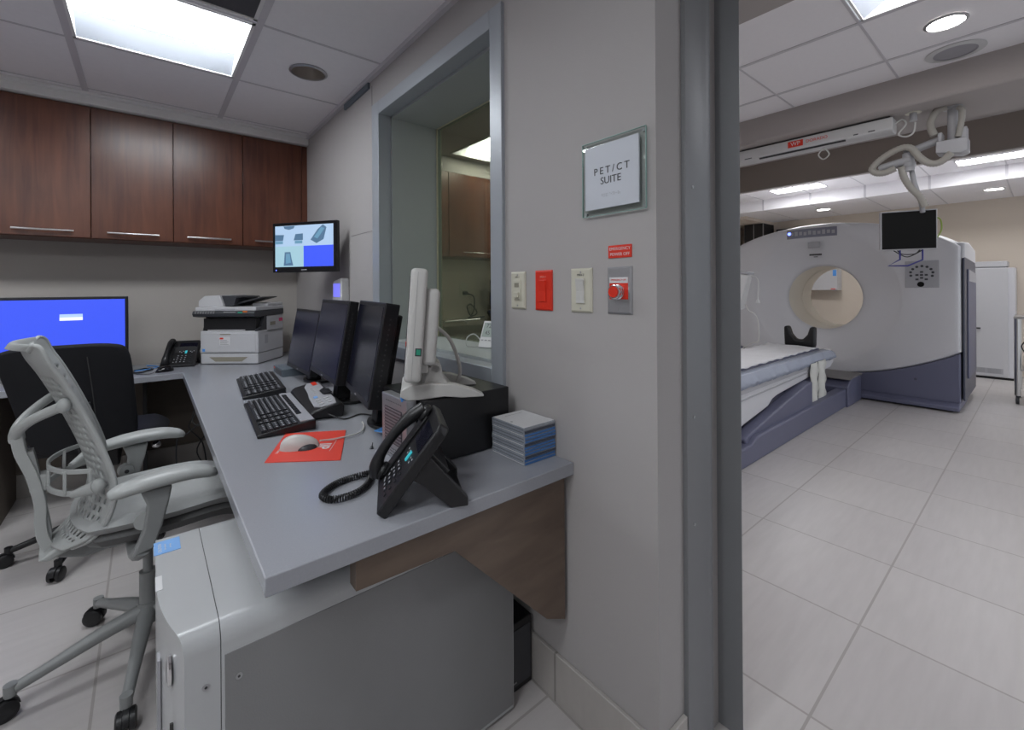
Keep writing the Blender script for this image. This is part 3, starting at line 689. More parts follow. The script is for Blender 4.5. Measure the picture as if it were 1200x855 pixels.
b = nb(); box(b, wp-.0005, wp+.001, .08, .12, .13, .19); obj('side_sticker', b, M_ctpan, t)
b = nb(); box(b, wp-.0005, wp+.001, .15, .22, .25, .275); obj('side_grip', b, M_creamd, t)
b = nb(); box(b, wp-.0005, wp+.001, .27, .32, .27, .295); obj('pink_sticker', b, mat('pink_sticker', (.75, .08, .2), .5), t)

# ================================================================== DESK PHONES
def make_phone(name, label, loc, rz, tilt=52, scale=1.0):
    t = thing(name, label, 'telephone', loc, rz)
    t.scale = (scale,)*3
    a = math.radians(tilt)
    # face frame: x right, y up the face, z out of the face
    Mf = basis((0, .0, .012), (1, 0, 0), (0, math.cos(a), math.sin(a)), (0, -math.sin(a), math.cos(a)))
    b = nb(); w = .1
    prism(b, [(-w, 0), (w, 0), (w, .215), (w-.012, .232), (-w+.012, .232), (-w, .215)], -.026, 0, 'z', Mf); obj('phone_body', b, M_black, t, bev=.004)
    b = nb(); prism(b, [(-.088, .03), (-.042, .03), (-.042, .205), (-.088, .205)], 0, .006, 'z', Mf); obj('cradle', b, M_black, t, bev=.002)
    b = nb()
    for i in range(3):
        for j in range(4): box(b, .0+i*.022-.015, .0+i*.022-.002, .028+j*.018, .037+j*.018, 0, .003, Mf)
    for j in range(4): box(b, .058+0.004, .069, .028+j*.018, .035+j*.018, 0, .003, Mf)
    obj('keypad', b, M_key, t)
    b = nb()
    for i in range(3):
        for j in range(4): box(b, .0+i*.022-.0115, .0+i*.022-.0055, .0305+j*.018, .0345+j*.018, .0031, .0036, Mf)
    for q in ((.062, .03), (.062, .048), (.062, .066), (.062, .084), (-.03, .03), (-.03, .055), (-.012, .124), (.0, .116), (.012, .126), (.052, .124), (.062, .116), (.072, .127)): box(b, q[0], q[0]+.006, q[1], q[1]+.004, .0005, .0012, Mf)
    obj('key_legends', b, M_legend, t)
    b = nb(); box(b, .024, .036, .108, .132, .0, .003, Mf); obj('navigation_key', b, M_teal, t)
    b = nb(); box(b, -.02, .085, .150, .205, 0, .0015, Mf); obj('display', b, M_scr, t)
    b = nb(); 
    tube(b, [(-.066, .012, .012), (-.066, .035, .030), (-.066, .075, .040), (-.066, .13, .041), (-.066, .175, .034), (-.066, .215, .020)], .016, 12, rs=[.016, .018, .0135, .0125, .0145, .018, .017], M=Mf, flat=1.15, up=(1, 0, 0))
    ell(b, (-.066, .03, .010), (.023, .024, .014), Mf); ell(b, (-.066, .205, .010), (.023, .024, .014), Mf)
    obj('handset', b, M_black, t, smooth=True, ang=60)
    # stand
    b = nb()
    for s in (-1, 1):
        prism(b, [(.075, .075), (.115, .125), (.205, .020), (.205, .0), (.165, .0), (.10, .06)], s*.085-.009, s*.085+.009, 'x')
    box(b, -.09, .09, .155, .20, .004, .016)
    prism(b, [(.08, .08), (.12, .13), (.165, .08), (.12, .045)], -.08, .08, 'x')
    obj('stand', b, M_black, t, bev=.003)
    return t, Mf
ph, Mf = make_phone('desk_phone', 'black office phone on a tilted stand at the near edge of the desk', (.424, 1.025, ZT), math.radians(-114))
# coiled cord
def coil(bm, pts, R, r, turns, seg=6):
    P = smooth_pts(pts, 14); Ls = [0]
    for a, c_ in zip(P, P[1:]): Ls.append(Ls[-1]+(c_-a).length)
    tot = Ls[-1]; n = turns*9; out = []
    for i in range(n+1):
        s = tot*i/n; k = 0
        while k < len(Ls)-2 and Ls[k+1] < s: k += 1
        f = (s-Ls[k])/max(1e-9, Ls[k+1]-Ls[k]); p = P[k].lerp(P[k+1], f); tg = (P[k+1]-P[k]).normalized()
        u = Vector((0, 0, 1)).cross(tg).normalized(); w = tg.cross(u); a = 2*PI*i/9
        out.append(p+(u*math.cos(a)+w*math.sin(a))*R)
    tube(bm, out, r, seg, smooth=False)
ci_ = (Matrix.Translation((.424, 1.025, ZT)) @ Rz(math.radians(-114))).inverted()
wp_ = [(.475, 1.125, .758), (.43, 1.165, .744), (.37, 1.155, .744), (.325, 1.115, .744), (.335, 1.075, .744), (.385, 1.07, .744), (.43, 1.10, .744), (.47, 1.16, .744), (.51, 1.17, .746)]
b = nb(); coil(b, [ci_ @ Vector(p) for p in wp_], .0068, .0021, 74); obj('coiled_cord', b, M_black, ph, smooth=True)
ph2, _ = make_phone('desk_phone', 'black office phone with handset beside the printer', (.148, 3.60, ZT), math.radians(-20), 42, .95)

def mouse_mesh(bm, l, w, h, M=None):
    bmesh.ops.create_uvsphere
    v = bmesh.ops.create_uvsphere(bm, u_segments=28, v_segments=16, radius=1)['verts']
    for q in v:
        x, y, z = q.co
        f = max(z, 0)
        q.co = Vector((x*l/2*(1+.0*y), y*w/2*(1-.10*x), (f**.8)*h*(1-.22*x) if z > 0 else 0))
    _x(v, M)
# black mouse and cables on back counter
t = thing('computer_mouse', 'small black computer mouse by the phone on the back counter', 'mouse', (.085, 3.475, ZT), math.radians(200))
b = nb(); mouse_mesh(b, .095, .058, .035); obj('shell', b, M_blackg, t, smooth=True)
b = nb(); box(b, .02, .036, -.003, .003, .022, .034); obj('scroll_wheel', b, M_dark, t)
b = nb(); tube(b, [(.05, 0, .006), (.09, .03, .003), (.13, -.04, .003), (.10, -.16, .003), (.15, -.20, .003)], .002, 6); obj('cable', b, M_black, t)
b = nb(); tube(b, [(-.06, 3.60, ZT+.004), (-.0, 3.62, ZT+.004), (.06, 3.70, ZT+.004), (.0, 3.8, ZT+.004)], .003, 6); tag(obj('network_cable', b, M_blue, smooth=True), 'thin blue network cable lying on the back counter beside the phone', 'cable')
b = nb(); tube(b, [(-.07, 3.52, ZT+.005), (-.03, 3.50, ZT+.005), (.0, 3.545, ZT+.005), (.03, 3.60, ZT+.005), (.0, 3.66, ZT+.005), (-.06, 3.60, ZT+.006)], .0045, 6); tag(obj('black_cable', b, M_black, smooth=True), 'looped black cable on the back counter beside the small mouse', 'cable')

# ================================================================== BLACK PORTRAIT/LANDSCAPE MONITORS
def make_mon(label, pr, pl, zb, zt, tilt, screen_m, thick=.045, hump=True, base_r=.11):
    """pr,pl = right and left bottom ends (seen from the front)"""
    pr, pl = Vector((*pr, 0)), Vector((*pl, 0)); c = (pr+pl)/2; ax = (pr-pl).normalized(); w = (pr-pl).length; h = zt-zb
    rz = math.atan2(ax.y, ax.x)
    t = thing('desk_monitor', label, 'monitor', (c.x, c.y, ZT), rz, 'black monitors on the desk')
    Mt = T(0, 0, zb-ZT) @ Matrix.Rotation(-tilt, 4, 'X')
    b = nb(); box(b, -w/2, w/2, 0, thick, 0, h/math.cos(tilt), Mt, .004); hT = h/math.cos(tilt)
    if hump: box(b, -w*.38, w*.38, thick, thick+.03, hT*.12, hT*.9, Mt, .006)
    cs = obj('casing', b, M_black, t)
    b = nb(); box(b, -w/2+.016, w/2-.016, -.0012, .001, .022, hT-.016, Mt); obj('screen', b, screen_m, t)
    b = nb()
    for k in range(16): box(b, w/2-.0005, w/2+.0006, thick*.45, thick*.55, hT*(.12+.048*k), hT*(.135+.048*k), Mt)
    obj('side_vents', b, M_seam, cs)
    b = nb(); box(b, -.012, .012, -.0012, .001, .007, .012, Mt); obj('badge', b, M_inkg, cs)
    b = nb(); ty = thick+.025
    prism(b, [(ty-.01, 0.012), (ty+.05, .012), (ty+.055, .1), (ty+.03, .2), (ty+.01, .2)], -.035, .035, 'x'); obj('stand_neck', b, M_black, t, bev=.004)
    b = nb(); n = 20
    arc = [(.11*math.cos(a), ty+.045+.075*math.sin(a)) for a in [PI+PI*k/n for k in range(n+1)]] + [(.075*math.cos(a), ty+.055+.045*math.sin(a)) for a in [2*PI-PI*k/n for k in range(n+1)]]
    prism(b, arc, 0, .012, 'z'); box(b, -.11, .11, ty+.04, ty+.08, 0, .012); obj('stand_base', b, M_black, t, bev=.003)
    return t
TL = math.radians(10)
make_mon('black monitor with a dark screen nearest the white monitor', (.548, 1.397), (.618, 1.812), .848, 1.193, TL, M_scr, .05)
make_mon('middle of the three black monitors, with a bluish dark screen', (.583, 1.822), (.607, 2.27), .850, 1.190, TL, M_scrb, .04)
make_mon('black monitor nearest the printer, smallest of the three', (.628, 2.36), (.622, 2.80), .800, 1.128, TL, M_scrb, .04)

# ================================================================== KEYBOARDS, CONTROL BOX
def keyboard(label, cx_, cy_, rz, L_, Wd, strip=False):
    """local x = along length, local y = depth away from user"""
    t = thing('keyboard', label, 'keyboard', (cx_, cy_, ZT), rz)
    b = nb(); prism(b, [(-Wd/2, 0.002), (Wd/2, .002), (Wd/2, .034), (Wd/2-.02, .034), (-Wd/2+.012, .014), (-Wd/2, .012)], -L_/2, L_/2, 'x'); body = obj('base', b, M_black, t, bev=.003)
    y0 = -Wd/2+.014; yt = Wd/2-(.055 if strip else .015); rows = 6; cols = int(L_/.0205)
    b = nb(); bl = nb()
    for r in range(rows):
        ya = y0+(yt-y0)*r/rows; yb_ = ya+(yt-y0)/rows-.003
        x = -L_/2+.012; c = 0
        while x < L_/2-.020:
            wk = .0175
            if r == 0 and 3 <= c <= 3: wk = .0175*5.5
            if x+wk > L_/2-.008: break
            zz = .015+.018*((ya+yb_)/2+Wd/2)/Wd
            gap = (c in (14, ) or abs(x-(L_*.16)) < .009 or abs(x-(L_*.30)) < .009) and wk < .03
            if not gap:
                box(b, x, x+wk, ya, yb_, zz-.003, zz+.0065, None)
                box(bl, x+.004, x+.010, ya+(yb_-ya)*.45, ya+(yb_-ya)*.75, zz+.0066, zz+.0070)
            x += wk+.0025; c += 1
    ks = obj('keys', b, M_key, t); ks['kind'] = 'stuff'
    obj('key_legends', bl, M_legend, t)['kind'] = 'stuff'
    if strip:
        b = nb(); box(b, -L_/2+.01, L_/2-.01, Wd/2-.05, Wd/2-.004, .030, .037, None, .002); sp = obj('media_strip', b, M_ctpan, t, label='light grey strip along the top')
        b = nb()
        for k in range(10): box(b, -L_/2+.06+k*.036, -L_/2+.09+k*.036, Wd/2-.047, Wd/2-.030, .037, .041, None, .001)
        obj('media_keys', b, M_black, sp)
    return t
keyboard('black keyboard farther away on the desk, toward the printer', .447, 2.585, math.radians(-90-5), .52, .178)
keyboard('black keyboard with a light grey strip of extra keys, beside the red mouse pad', .395, 1.945, math.radians(-90-4), .52, .185, True)
t = thing('scan_control_box', 'black scanner console box with a light grey curved button panel behind the keyboards', 'control box', (.566, 2.03, ZT), math.radians(-90-6))
b = nb(); prism(b, [(-.065, .006), (.06, 0), (.065, .045), (.05, .058), (-.05, .036), (-.068, .022)], -.25, .25, 'x'); obj('casing', b, M_black, t, bev=.006)
b = nb(); 
pts = [(-.235, .0), (-.17, -.02), (-.05, -.025), (.05, -.035), (.20, -.04), (.235, -.02), (.24, .035), (.17, .045), (.10, .045), (.06, .02), (-.03, .02), (-.06, .045), (-.20, .045)]
Mc = basis((0, 0, .0485), (1, 0, 0), (0, math.cos(.2), math.sin(.2)), (0, -math.sin(.2), math.cos(.2)))
prism(b, [(p[0], p[1]) for p in pts], -.002, .0025, 'z', Mc); pl_ = obj('button_panel', b, M_ctpan, t, bev=.001, label='light grey membrane panel')
b = nb(); 
for i in range(3):
    for j in range(2): cyl(b, (.13+i*.035, -.012+j*.03, .002), (.13+i*.035, -.012+j*.03, .006), .010, seg=14, M=Mc)
for i in range(4): cyl(b, (-.1+i*.03, .0, .002), (-.1+i*.03, .0, .0045), .005, seg=10, M=Mc)
obj('round_buttons', b, M_prn, pl_, smooth=True)
b = nb(); box(b, .06, .085, -.02, -.005, .002, .006, Mc, .001); obj('blue_button', b, M_bluel, pl_)
b = nb(); box(b, -.225, -.15, .015, .035, .002, .0035, Mc); obj('red_mark', b, M_red, pl_)
b = nb(); 
for i in range(6): box(b, -.02+i*.013, -.012+i*.013, .026, .058, .0, .0035, Mc)
obj('speaker_slots', b, M_dark, t)
b = nb(); tube(b, [(.25, .0, .02), (.30, .05, .004), (.27, .12, .004), (.33, .16, .004)], .003, 6); obj('cable', b, M_black, t)

# ------------------------------------------------------------------ modem under the far monitor
t = thing('network_box', 'flat dark grey box under the monitor nearest the printer', 'electronics box', (.672, 2.91, ZT), 0)
b = nb(); box(b, -.075, .085, -.12, .105, 0, .042, None, .003); obj('casing', b, M_slate, t)
b = nb(); box(b, -.0762, -.0748, .06, .09, .028, .036); obj('red_mark', b, M_red, t)
b = nb(); box(b, -.076, -.0748, -.10, .05, .006, .034); obj('front_panel', b, M_dark, t)

# ------------------------------------------------------------------ mouse pad, white mouse
pad = [Vector(p) for p in ((.262, 1.449), (.371, 1.690), (.545, 1.590), (.438, 1.325))]
cpad = sum(pad, Vector((0, 0)))/4
t = thing('mouse_pad', 'bright red mouse pad with white lettering on the desk', 'mouse pad', (cpad.x, cpad.y, ZT))
b = nb(); prism(b, [(p.x-cpad.x, p.y-cpad.y) for p in pad], 0, .003, 'z'); obj('mat', b, M_redpad, t, bev=.001)
dx_ = (pad[2]-pad[1]).normalized()
up_ = Vector((-dx_.y, dx_.x))
Mx = basis((.055, -.035, .0033), (-up_.x, -up_.y, 0), (-dx_.x*-1, -dx_.y*-1, 0), (0, 0, 1)) if False else basis((.030, -.040, .0033), (-up_.x, -up_.y, 0), (dx_.x, dx_.y, 0), (0, 0, 1))
text('lettering', 'IIP', .052, M_paper, t, Mx, ext=.0001, bold=.001)
Mx2 = basis((-.082, .022, .0033), (-up_.x, -up_.y, 0), (dx_.x, dx_.y, 0), (0, 0, 1))
text('lettering', 'IMAGING PARTS', .011, M_paper, t, Mx2, ext=.0001)
b = nb()
for s in (0, 1): 
    box(b, -.05, .05, .028, .0295, 0, .0002, Mx) if s == 0 else box(b, -.05, -.0485, -.015, .0295, 0, .0002, Mx)
obj('logo_outline', b, M_paper, t)
t = thing('computer_mouse', 'white computer mouse resting on the red mouse pad', 'mouse', (.372, 1.508, ZT+.003), math.radians(-20))
b = nb(); mouse_mesh(b, .114, .062, .041, Rz(0)); obj('shell', b, M_off, t, smooth=True)
b = nb(); 
v = bmesh.ops.create_uvsphere(b, u_segments=20, v_segments=10, radius=1)['verts']
for q in v: q.co = Vector((q.co.x*.034+.018, q.co.y*.027-.0095, max(q.co.z, 0)*.019))
obj('side_grip', b, M_dark, t, smooth=True)
b = nb(); tube(b, [(.058, .004, .014), (.10, .03, .006), (.15, .055, .004), (.185, .085, .004), (.195, .15, .004), (.19, .20, .004)], .0026, 8); obj('cable', b, M_cablew, t, smooth=True)

# ------------------------------------------------------------------ small silver louvred box
t = thing('louvred_speaker', 'small silver louvred box standing on the desk behind the near phone', 'speaker', (.575, 1.235, ZT))
b = nb(); box(b, -.013, .018, -.088, .082, 0, .186, None, .003); obj('casing', b, M_alu, t)
b = nb(); box(b, -.0142, -.0125, -.058, .058, .045, .150); g = obj('grille', b, mat('louvre_dark', (.07, .055, .065), .5), t)
b = nb()
for k in range(11): box(b, -.0165, -.0138, -.056, .056, .050+k*.0093, .0535+k*.0093)
obj('louvre_slats', b, mat('louvre_slat', (.20, .17, .19), .45), g)
b = nb()
for i in range(12):
    for j in range(3): cyl(b, (-.0138, -.05+i*.009, .012+j*.009), (-.0128, -.05+i*.009, .012+j*.009), .0018, seg=6)
    cyl(b, (-.0138, -.05+i*.009, .168), (-.0128, -.05+i*.009, .168), .0016, seg=6)
obj('vent_holes', b, M_dark, t)
b = nb(); cyl(b, (.545, 1.358, ZT), (.548, 1.362, ZT+.008), .006, .003, 12); cyl(b, (.548, 1.362, ZT+.006), (.552, 1.366, ZT+.016), .0015, seg=6); tag(obj('push_pin', b, M_dark), 'tiny dark pin on the desk beside the louvred box', 'pin')

# ------------------------------------------------------------------ black desktop computer lying flat
t = thing('desktop_computer', 'black flat desktop computer case under the white monitor', 'computer', (.752, 1.31, ZT))
b = nb(); box(b, -.152, .150, -.2, .085, .004, .186, None, .003); obj('case', b, M_blackm, t)
b = nb()
for s in (-.13, .12):
    for q in (-.18, .06): cyl(b, (s, q, 0), (s, q, .005), .012, seg=12)
obj('foot', b, M_black, t)
b = nb(); box(b, -.1535, -.1515, -.18, .07, .02, .17); obj('front_panel', b, M_blackg, t)

# ------------------------------------------------------------------ white monitor seen edge on
wd = Vector((.455, .89, 0)).normalized()
t = thing('white_monitor', 'off-white monitor seen from the side on its curved two-footed stand', 'monitor', (.640, 1.22, ZT+.186), math.atan2(-wd.y, -wd.x))
# local x = right seen from the front (toward camera), local y = away from the viewer side (back)
TW = math.radians(4)
Mt = T(0, -.023, .060) @ Matrix.Rotation(-TW, 4, 'X')
b = nb(); box(b, -.19, .145, -.020, .026, 0, .315, Mt, .012, 3); cs = obj('front_shell', b, M_off, t, smooth=True)
b = nb(); box(b, -.16, .125, .024, .064, .045, .262, Mt, .014, 3); obj('rear_shell', b, M_off, t, smooth=True)
b = nb(); box(b, -.168, .123, -.0215, -.0195, .022, .293, Mt); obj('screen', b, M_scr, t)
b = nb(); box(b, -.05, .10, .018, .045, .02, .075, Mt, .004); bx = obj('control_pod', b, M_off, t)
b = nb(); box(b, .1438, .1462, .005, .022, .075, .096, Mt); obj('button_frame', b, M_dark, cs)
b = nb(); box(b, .146, .1470, .008, .019, .078, .093, Mt); obj('green_button', b, M_green, cs)
b = nb(); box(b, -.001+.1445, .1458, -.0008, .0, .01, .305, Mt); obj('shell_seam', b, M_inkg, cs)
b = nb(); box(b, -.19, -.188+.33, -.0218, -.0205, .10, .112, Mt); obj('red_strip', b, M_red, cs)
b = nb()
cyl(b, (-.03, .045, .085), (.075, .045, .085), .018, seg=24)
prism(b, [(-.01, .02), (.10, .02), (.068, .06), (.062, .095), (.040, .102), (.025, .09), (.015, .05)], -.03, .075, 'x')
obj('hinge', b, M_off, t, bev=.006)
b = nb()
for s, xo in ((1, .075), (-1, -.09)):
    prof = [(-.035, .0), (-.055, .012), (-.052, .030), (-.03, .042), (.03, .046), (.10, .040), (.155, .022), (.185, .006), (.185, 0), (.12, 0), (.07, .006), (.0, .0)]
    Ms = T(xo, .0, 0) @ Rz(s*.0)
    prism(b, prof, -.017, .017, 'x', Ms)
prism(b, [(-.055, .005), (-.05, .035), (.05, .045), (.05, .01)], -.09, .075, 'x')
obj('stand_base', b, M_off, t, bev=.008, seg=3)
b = nb(); tube(b, [(-.06, .05, .20), (-.06, .10, .15), (-.06, .13, .06), (-.06, .12, .008)], .006, 8); obj('cable', b, M_off, t, smooth=True)
t = thing('adhesive_tag', 'small blue and white adhesive tag on the front edge of the desktop computer', 'tag', (.585, 1.165, ZT+.186), math.radians(-25))
b = nb(); box(b, -.028, .028, -.004, .012, .001, .016, Matrix.Rotation(-.25, 4, 'Y'), .001); obj('tag_body', b, M_blue, t)
b = nb(); box(b, -.018, -.004, -.0045, .0125, .004, .0164, Matrix.Rotation(-.25, 4, 'Y')); box(b, .002, .018, -.0045, .0125, .004, .0164, Matrix.Rotation(-.25, 4, 'Y')); obj('white_patch', b, M_paper, t)
b = nb(); box(b, -.02, .03, -.015, .02, 0, .003); o = obj('sticky_note', b, M_blue); o.location = (.63, 1.47, ZT+.013); o.rotation_euler = (0, 0, .5); tag(o, 'small blue note on the foot of the monitor nearest the white one', 'note')

# ------------------------------------------------------------------ disc cases
NC = 12; chh = .0089
for k in range(NC):
    top = (k == NC-1)
    lab = 'disc case with a plain white label, topmost of the stack on the desk' if top else 'clear disc case with a blue spine, in the stack under the white-labelled one'
    ox, oy = random.uniform(-.0012, .0012), random.uniform(-.0012, .0012)
    t = thing('disc_case', lab, 'disc case', (.884+ox, 1.018+oy, ZT+k*chh), 0, 'disc cases stacked at the end of the desk')
    b = nb(); box(b, -.0625, .0625, -.075, .075, .0, chh-.0006, None, .0006, 1); obj('shell', b, M_cdclear, t)
    cdm = [M_cdblue, M_cdblue, M_cddark, M_cdblue][k % 4] if not top else M_cdclear
    b = nb(); box(b, -.0600, .0600, -.0760, -.0748, .0012, chh-.0016); obj('spine', b, cdm, t)
    b = nb(); box(b, -.0632, -.0622, -.072, .072, .0030, .0042); obj('tray_line', b, M_cddark if k % 3 else M_paper, t)
    if top:
        b = nb(); box(b, -.060, .060, -.072, .072, chh-.0006, chh+.0004); lb = obj('paper_label', b, M_paper, t, label='plain white insert')
        b = nb(); cyl(b, (-.05, -.045+.04, chh+.0004), (-.05, -.005, chh+.0007), .004, seg=10); box(b, -.03, .04, .05, .0515, chh+.0004, chh+.0006); obj('printed_mark', b, M_inkg, lb)

# ================================================================== WHITE CONSOLE TOWER UNDER THE DESK
t = thing('console_tower', 'large light grey computer tower standing on the floor under the near corner of the desk', 'computer tower', (.42, 1.24, 0))
L = T(-.42, -1.24, 0)
HT = .600
def yzprof(y0, y1, z0, z1, r, n=7):
    P = [(y0, z0)]+[(y0+(y1-y0)*k/16, z0) for k in range(1, 16)]+[(y1, z0)]
    for k in range(n+1):
        a = PI/2*k/n; P.append((y1-r+r*math.cos(a), z1-r+r*math.sin(a)))
    for k in range(1, 16): P.append((y1-r-(y1-y0-2*r)*k/16, z1))
    for k in range(n+1):
        a = PI/2+PI/2*k/n; P.append((y0+r+r*math.cos(a), z1-r+r*math.sin(a)))
    return P
def frontx(y): return .011+.036*max(0, (1.22-y)/.22)**2+.004*max(0, (y-1.42)/.06)**2
b = nb()
P = yzprof(1.0, 1.48, .012, HT, .034)
A = [b.verts.new(L @ Vector((frontx(p[0])+.003, p[0], p[1]))) for p in P]; B = [b.verts.new(L @ Vector((.1050, p[0], p[1]))) for p in P]
n = len(P)
for k in range(n): b.faces.new((A[k], B[k], B[(k+1) % n], A[(k+1) % n]))
b.faces.new(B)
top_ = sorted([p for p in P if p[1] > .02], key=lambda p: p[0])
F0 = [b.verts.new(L @ Vector((frontx(p[0])+.003, p[0], .012))) for p in top_]; F1 = [b.verts.new(L @ Vector((frontx(p[0])+.003, p[0], p[1]))) for p in top_]
for k in range(len(top_)-1): b.faces.new((F0[k], F0[k+1], F1[k+1], F1[k]))
obj('front_bezel', b, M_tower, t, smooth=True, ang=35)
b = nb(); P = yzprof(1.0005, 1.4795, .012, HT-.0005, .034); prism(b, P, .1065, .825, 'x', L); obj('cover', b, M_tower, t, smooth=True, ang=35)
b = nb(); P = yzprof(1.003, 1.477, .015, HT-.003, .032); prism(b, P, .1045, .1070, 'x', L); obj('seam', b, M_seam, t)
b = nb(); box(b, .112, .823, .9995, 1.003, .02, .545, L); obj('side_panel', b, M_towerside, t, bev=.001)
b = nb(); box(b, .108, .824, 1.0015, 1.0019, .5455, .5475, L); obj('panel_gap', b, M_seam, t)
b = nb()
for (x, z) in ((.082, .50), (.135, .492)): cyl(b, (x, .9985, z), (x, 1.001, z), .006, seg=16, M=L)
obj('side_screw', b, M_alu, t)
b = nb(); 
for (x, z) in ((.082, .50), (.135, .492)): cyl(b, (x, .9978, z), (x, .999, z), .0025, seg=6, M=L)
obj('screw_socket', b, M_ink, t)
Mtop = L @ T(.035, 1.40, HT)
b = nb(); box(b, -.024, .028, -.032, .036, .0, .0012, Mtop); s_ = obj('warning_sticker', b, M_bluel, t, label='light blue warning sticker')
Ml = Mtop @ basis((0.002, 0, .0013), (0, 1, 0), (-1, 0, 0), (0, 0, 1))
for k, (s, sz) in enumerate((('CAUTION', .010), ('do not block', .006), ('air vents', .006))): text('lettering', s, sz, M_paper, s_, Ml @ T(0, .014-.010*k, 0), ext=.0001)
b = nb(); box(b, .012, .024, 1.205, 1.265, HT-.003, HT+.0012, L); obj('blank_sticker', b, M_paper, t)
# front details (faces -x)
b = nb(); lathe(b, [(.030, -.003), (.030, -.007), (.026, -.009)], (.0, 0, 0), 'x', 28, L @ T(.036, 1.06, .520) @ Matrix.Diagonal((1, .55, 1, 1))); obj('badge', b, M_chrome, t, smooth=True)
b = nb(); lathe(b, [(.022, -.009), (.018, -.011), (.004, -.0115)], (.0, 0, 0), 'x', 28, L @ T(.036, 1.06, .520) @ Matrix.Diagonal((1, .55, 1, 1))); obj('badge_centre', b, M_alu, t, smooth=True)
b = nb(); box(b, .013, .0185, 1.13, 1.16, .03, .50, L); obj('trim_strip', b, M_ctpan, t)
b = nb(); box(b, .030, .036, 1.050, 1.054, .39, .425, L); box(b, .028, .034, 1.058, 1.072, .30, .315, L)
for k in range(6): box(b, .026, .034, 1.045, 1.075, .26-.022*k, .27-.022*k, L)
obj('drive_slots', b, M_seam, t)
b = nb()
for x in (.06, .76):
    for y in (1.05, 1.43): cyl(b, (x, y, 0), (x, y, .014), .02, seg=14, M=L)
obj('foot', b, M_black, t)

t = thing('black_computer_tower', 'small black computer tower on the floor against the wall behind the grey tower', 'computer tower', (.883, 1.25, 0))
b = nb(); box(b, -.050, .050, -.21, .21, .003, .212, None, .003); obj('case', b, M_blackm, t)
b = nb(); box(b, -.042, .042, -.2115, -.2095, .02, .19); obj('rear_plate', b, M_dark, t)
b = nb(); box(b, -.030, -.015, -.2125, -.2114, .03, .034); box(b, -.044, -.040, -.2125, -.2114, .165, .18); obj('sockets', b, M_alu, t)
b = nb(); box(b, -.048, .048, -.2, .2, 0, .004); obj('foot_rails', b, M_black, t)

# cables hanging under the desk
for k, (pts, lab) in enumerate(((((.24, 3.5, .698), (.25, 3.42, .5), (.20, 3.40, .39), (.27, 3.4, .27), (.30, 3.45, .05)), 'thin black cable hanging in loops under the desk corner'),
                          (((.30, 3.5, .698), (.22, 3.45, .42), (.29, 3.38, .36), (.24, 3.4, .22), (.34, 3.5, .01)), 'dark cable dangling to the floor under the desk corner'),
                          (((.28, 3.6, .698), (.30, 3.5, .45), (.20, 3.48, .33), (.15, 3.47, .32), (.14, 3.5, .18), (.16, 3.6, .01)), 'grey cable bent sideways under the desk corner'))):
    b = nb(); tube(b, pts, .004, 6); tag(obj('hanging_cable', b, M_black if k < 2 else M_dark, smooth=True), lab, 'cable', 'cables under the desk')

# ================================================================== THERMOMETER ON THE WINDOW SILL
t = thing('digital_thermometer', 'white digital thermometer with a leaning display on the window sill', 'thermometer', (1.172, 1.61, wz0+.014), math.radians(-72))
Ml = T(0, .0, 0) @ Matrix.Rotation(-math.radians(24), 4, 'X')
b = nb(); box(b, -.036, .036, -.008, .008, 0, .128, Ml, .004); obj('casing', b, M_wht, t)
b = nb(); box(b, -.028, .028, -.0088, -.0075, .050, .118, Ml); l_ = obj('display', b, M_lcd, t)
for k, s in enumerate(('72', '45')): text('digits', s, .028, M_ink, l_, Ml @ basis((0, -.009, .102-.033*k), (1, 0, 0), (0, 0, 1), (0, -1, 0)), ext=.0001)
b = nb(); 
for x in (-.02, .0, .02): box(b, x-.006, x+.006, -.0095, -.0075, .032, .037, Ml)
obj('buttons', b, M_inkg, t)
b = nb(); box(b, -.02, .02, .03, .045, 0, .003); prism(b, [(.035, .0), (.045, 0), (.035, .07), (.028, .07)], -.006, .006, 'x'); obj('easel', b, M_wht, t)
b = nb(); tube(b, [(-.03, .012, .03), (-.06, .0, .06), (-.085, -.02, .045), (-.09, -.02, .01), (-.07, .0, .003), (-.05, .03, .003), (-.02, .02, .003)], .0025, 8); obj('probe_cable', b, M_wht, t, smooth=True)

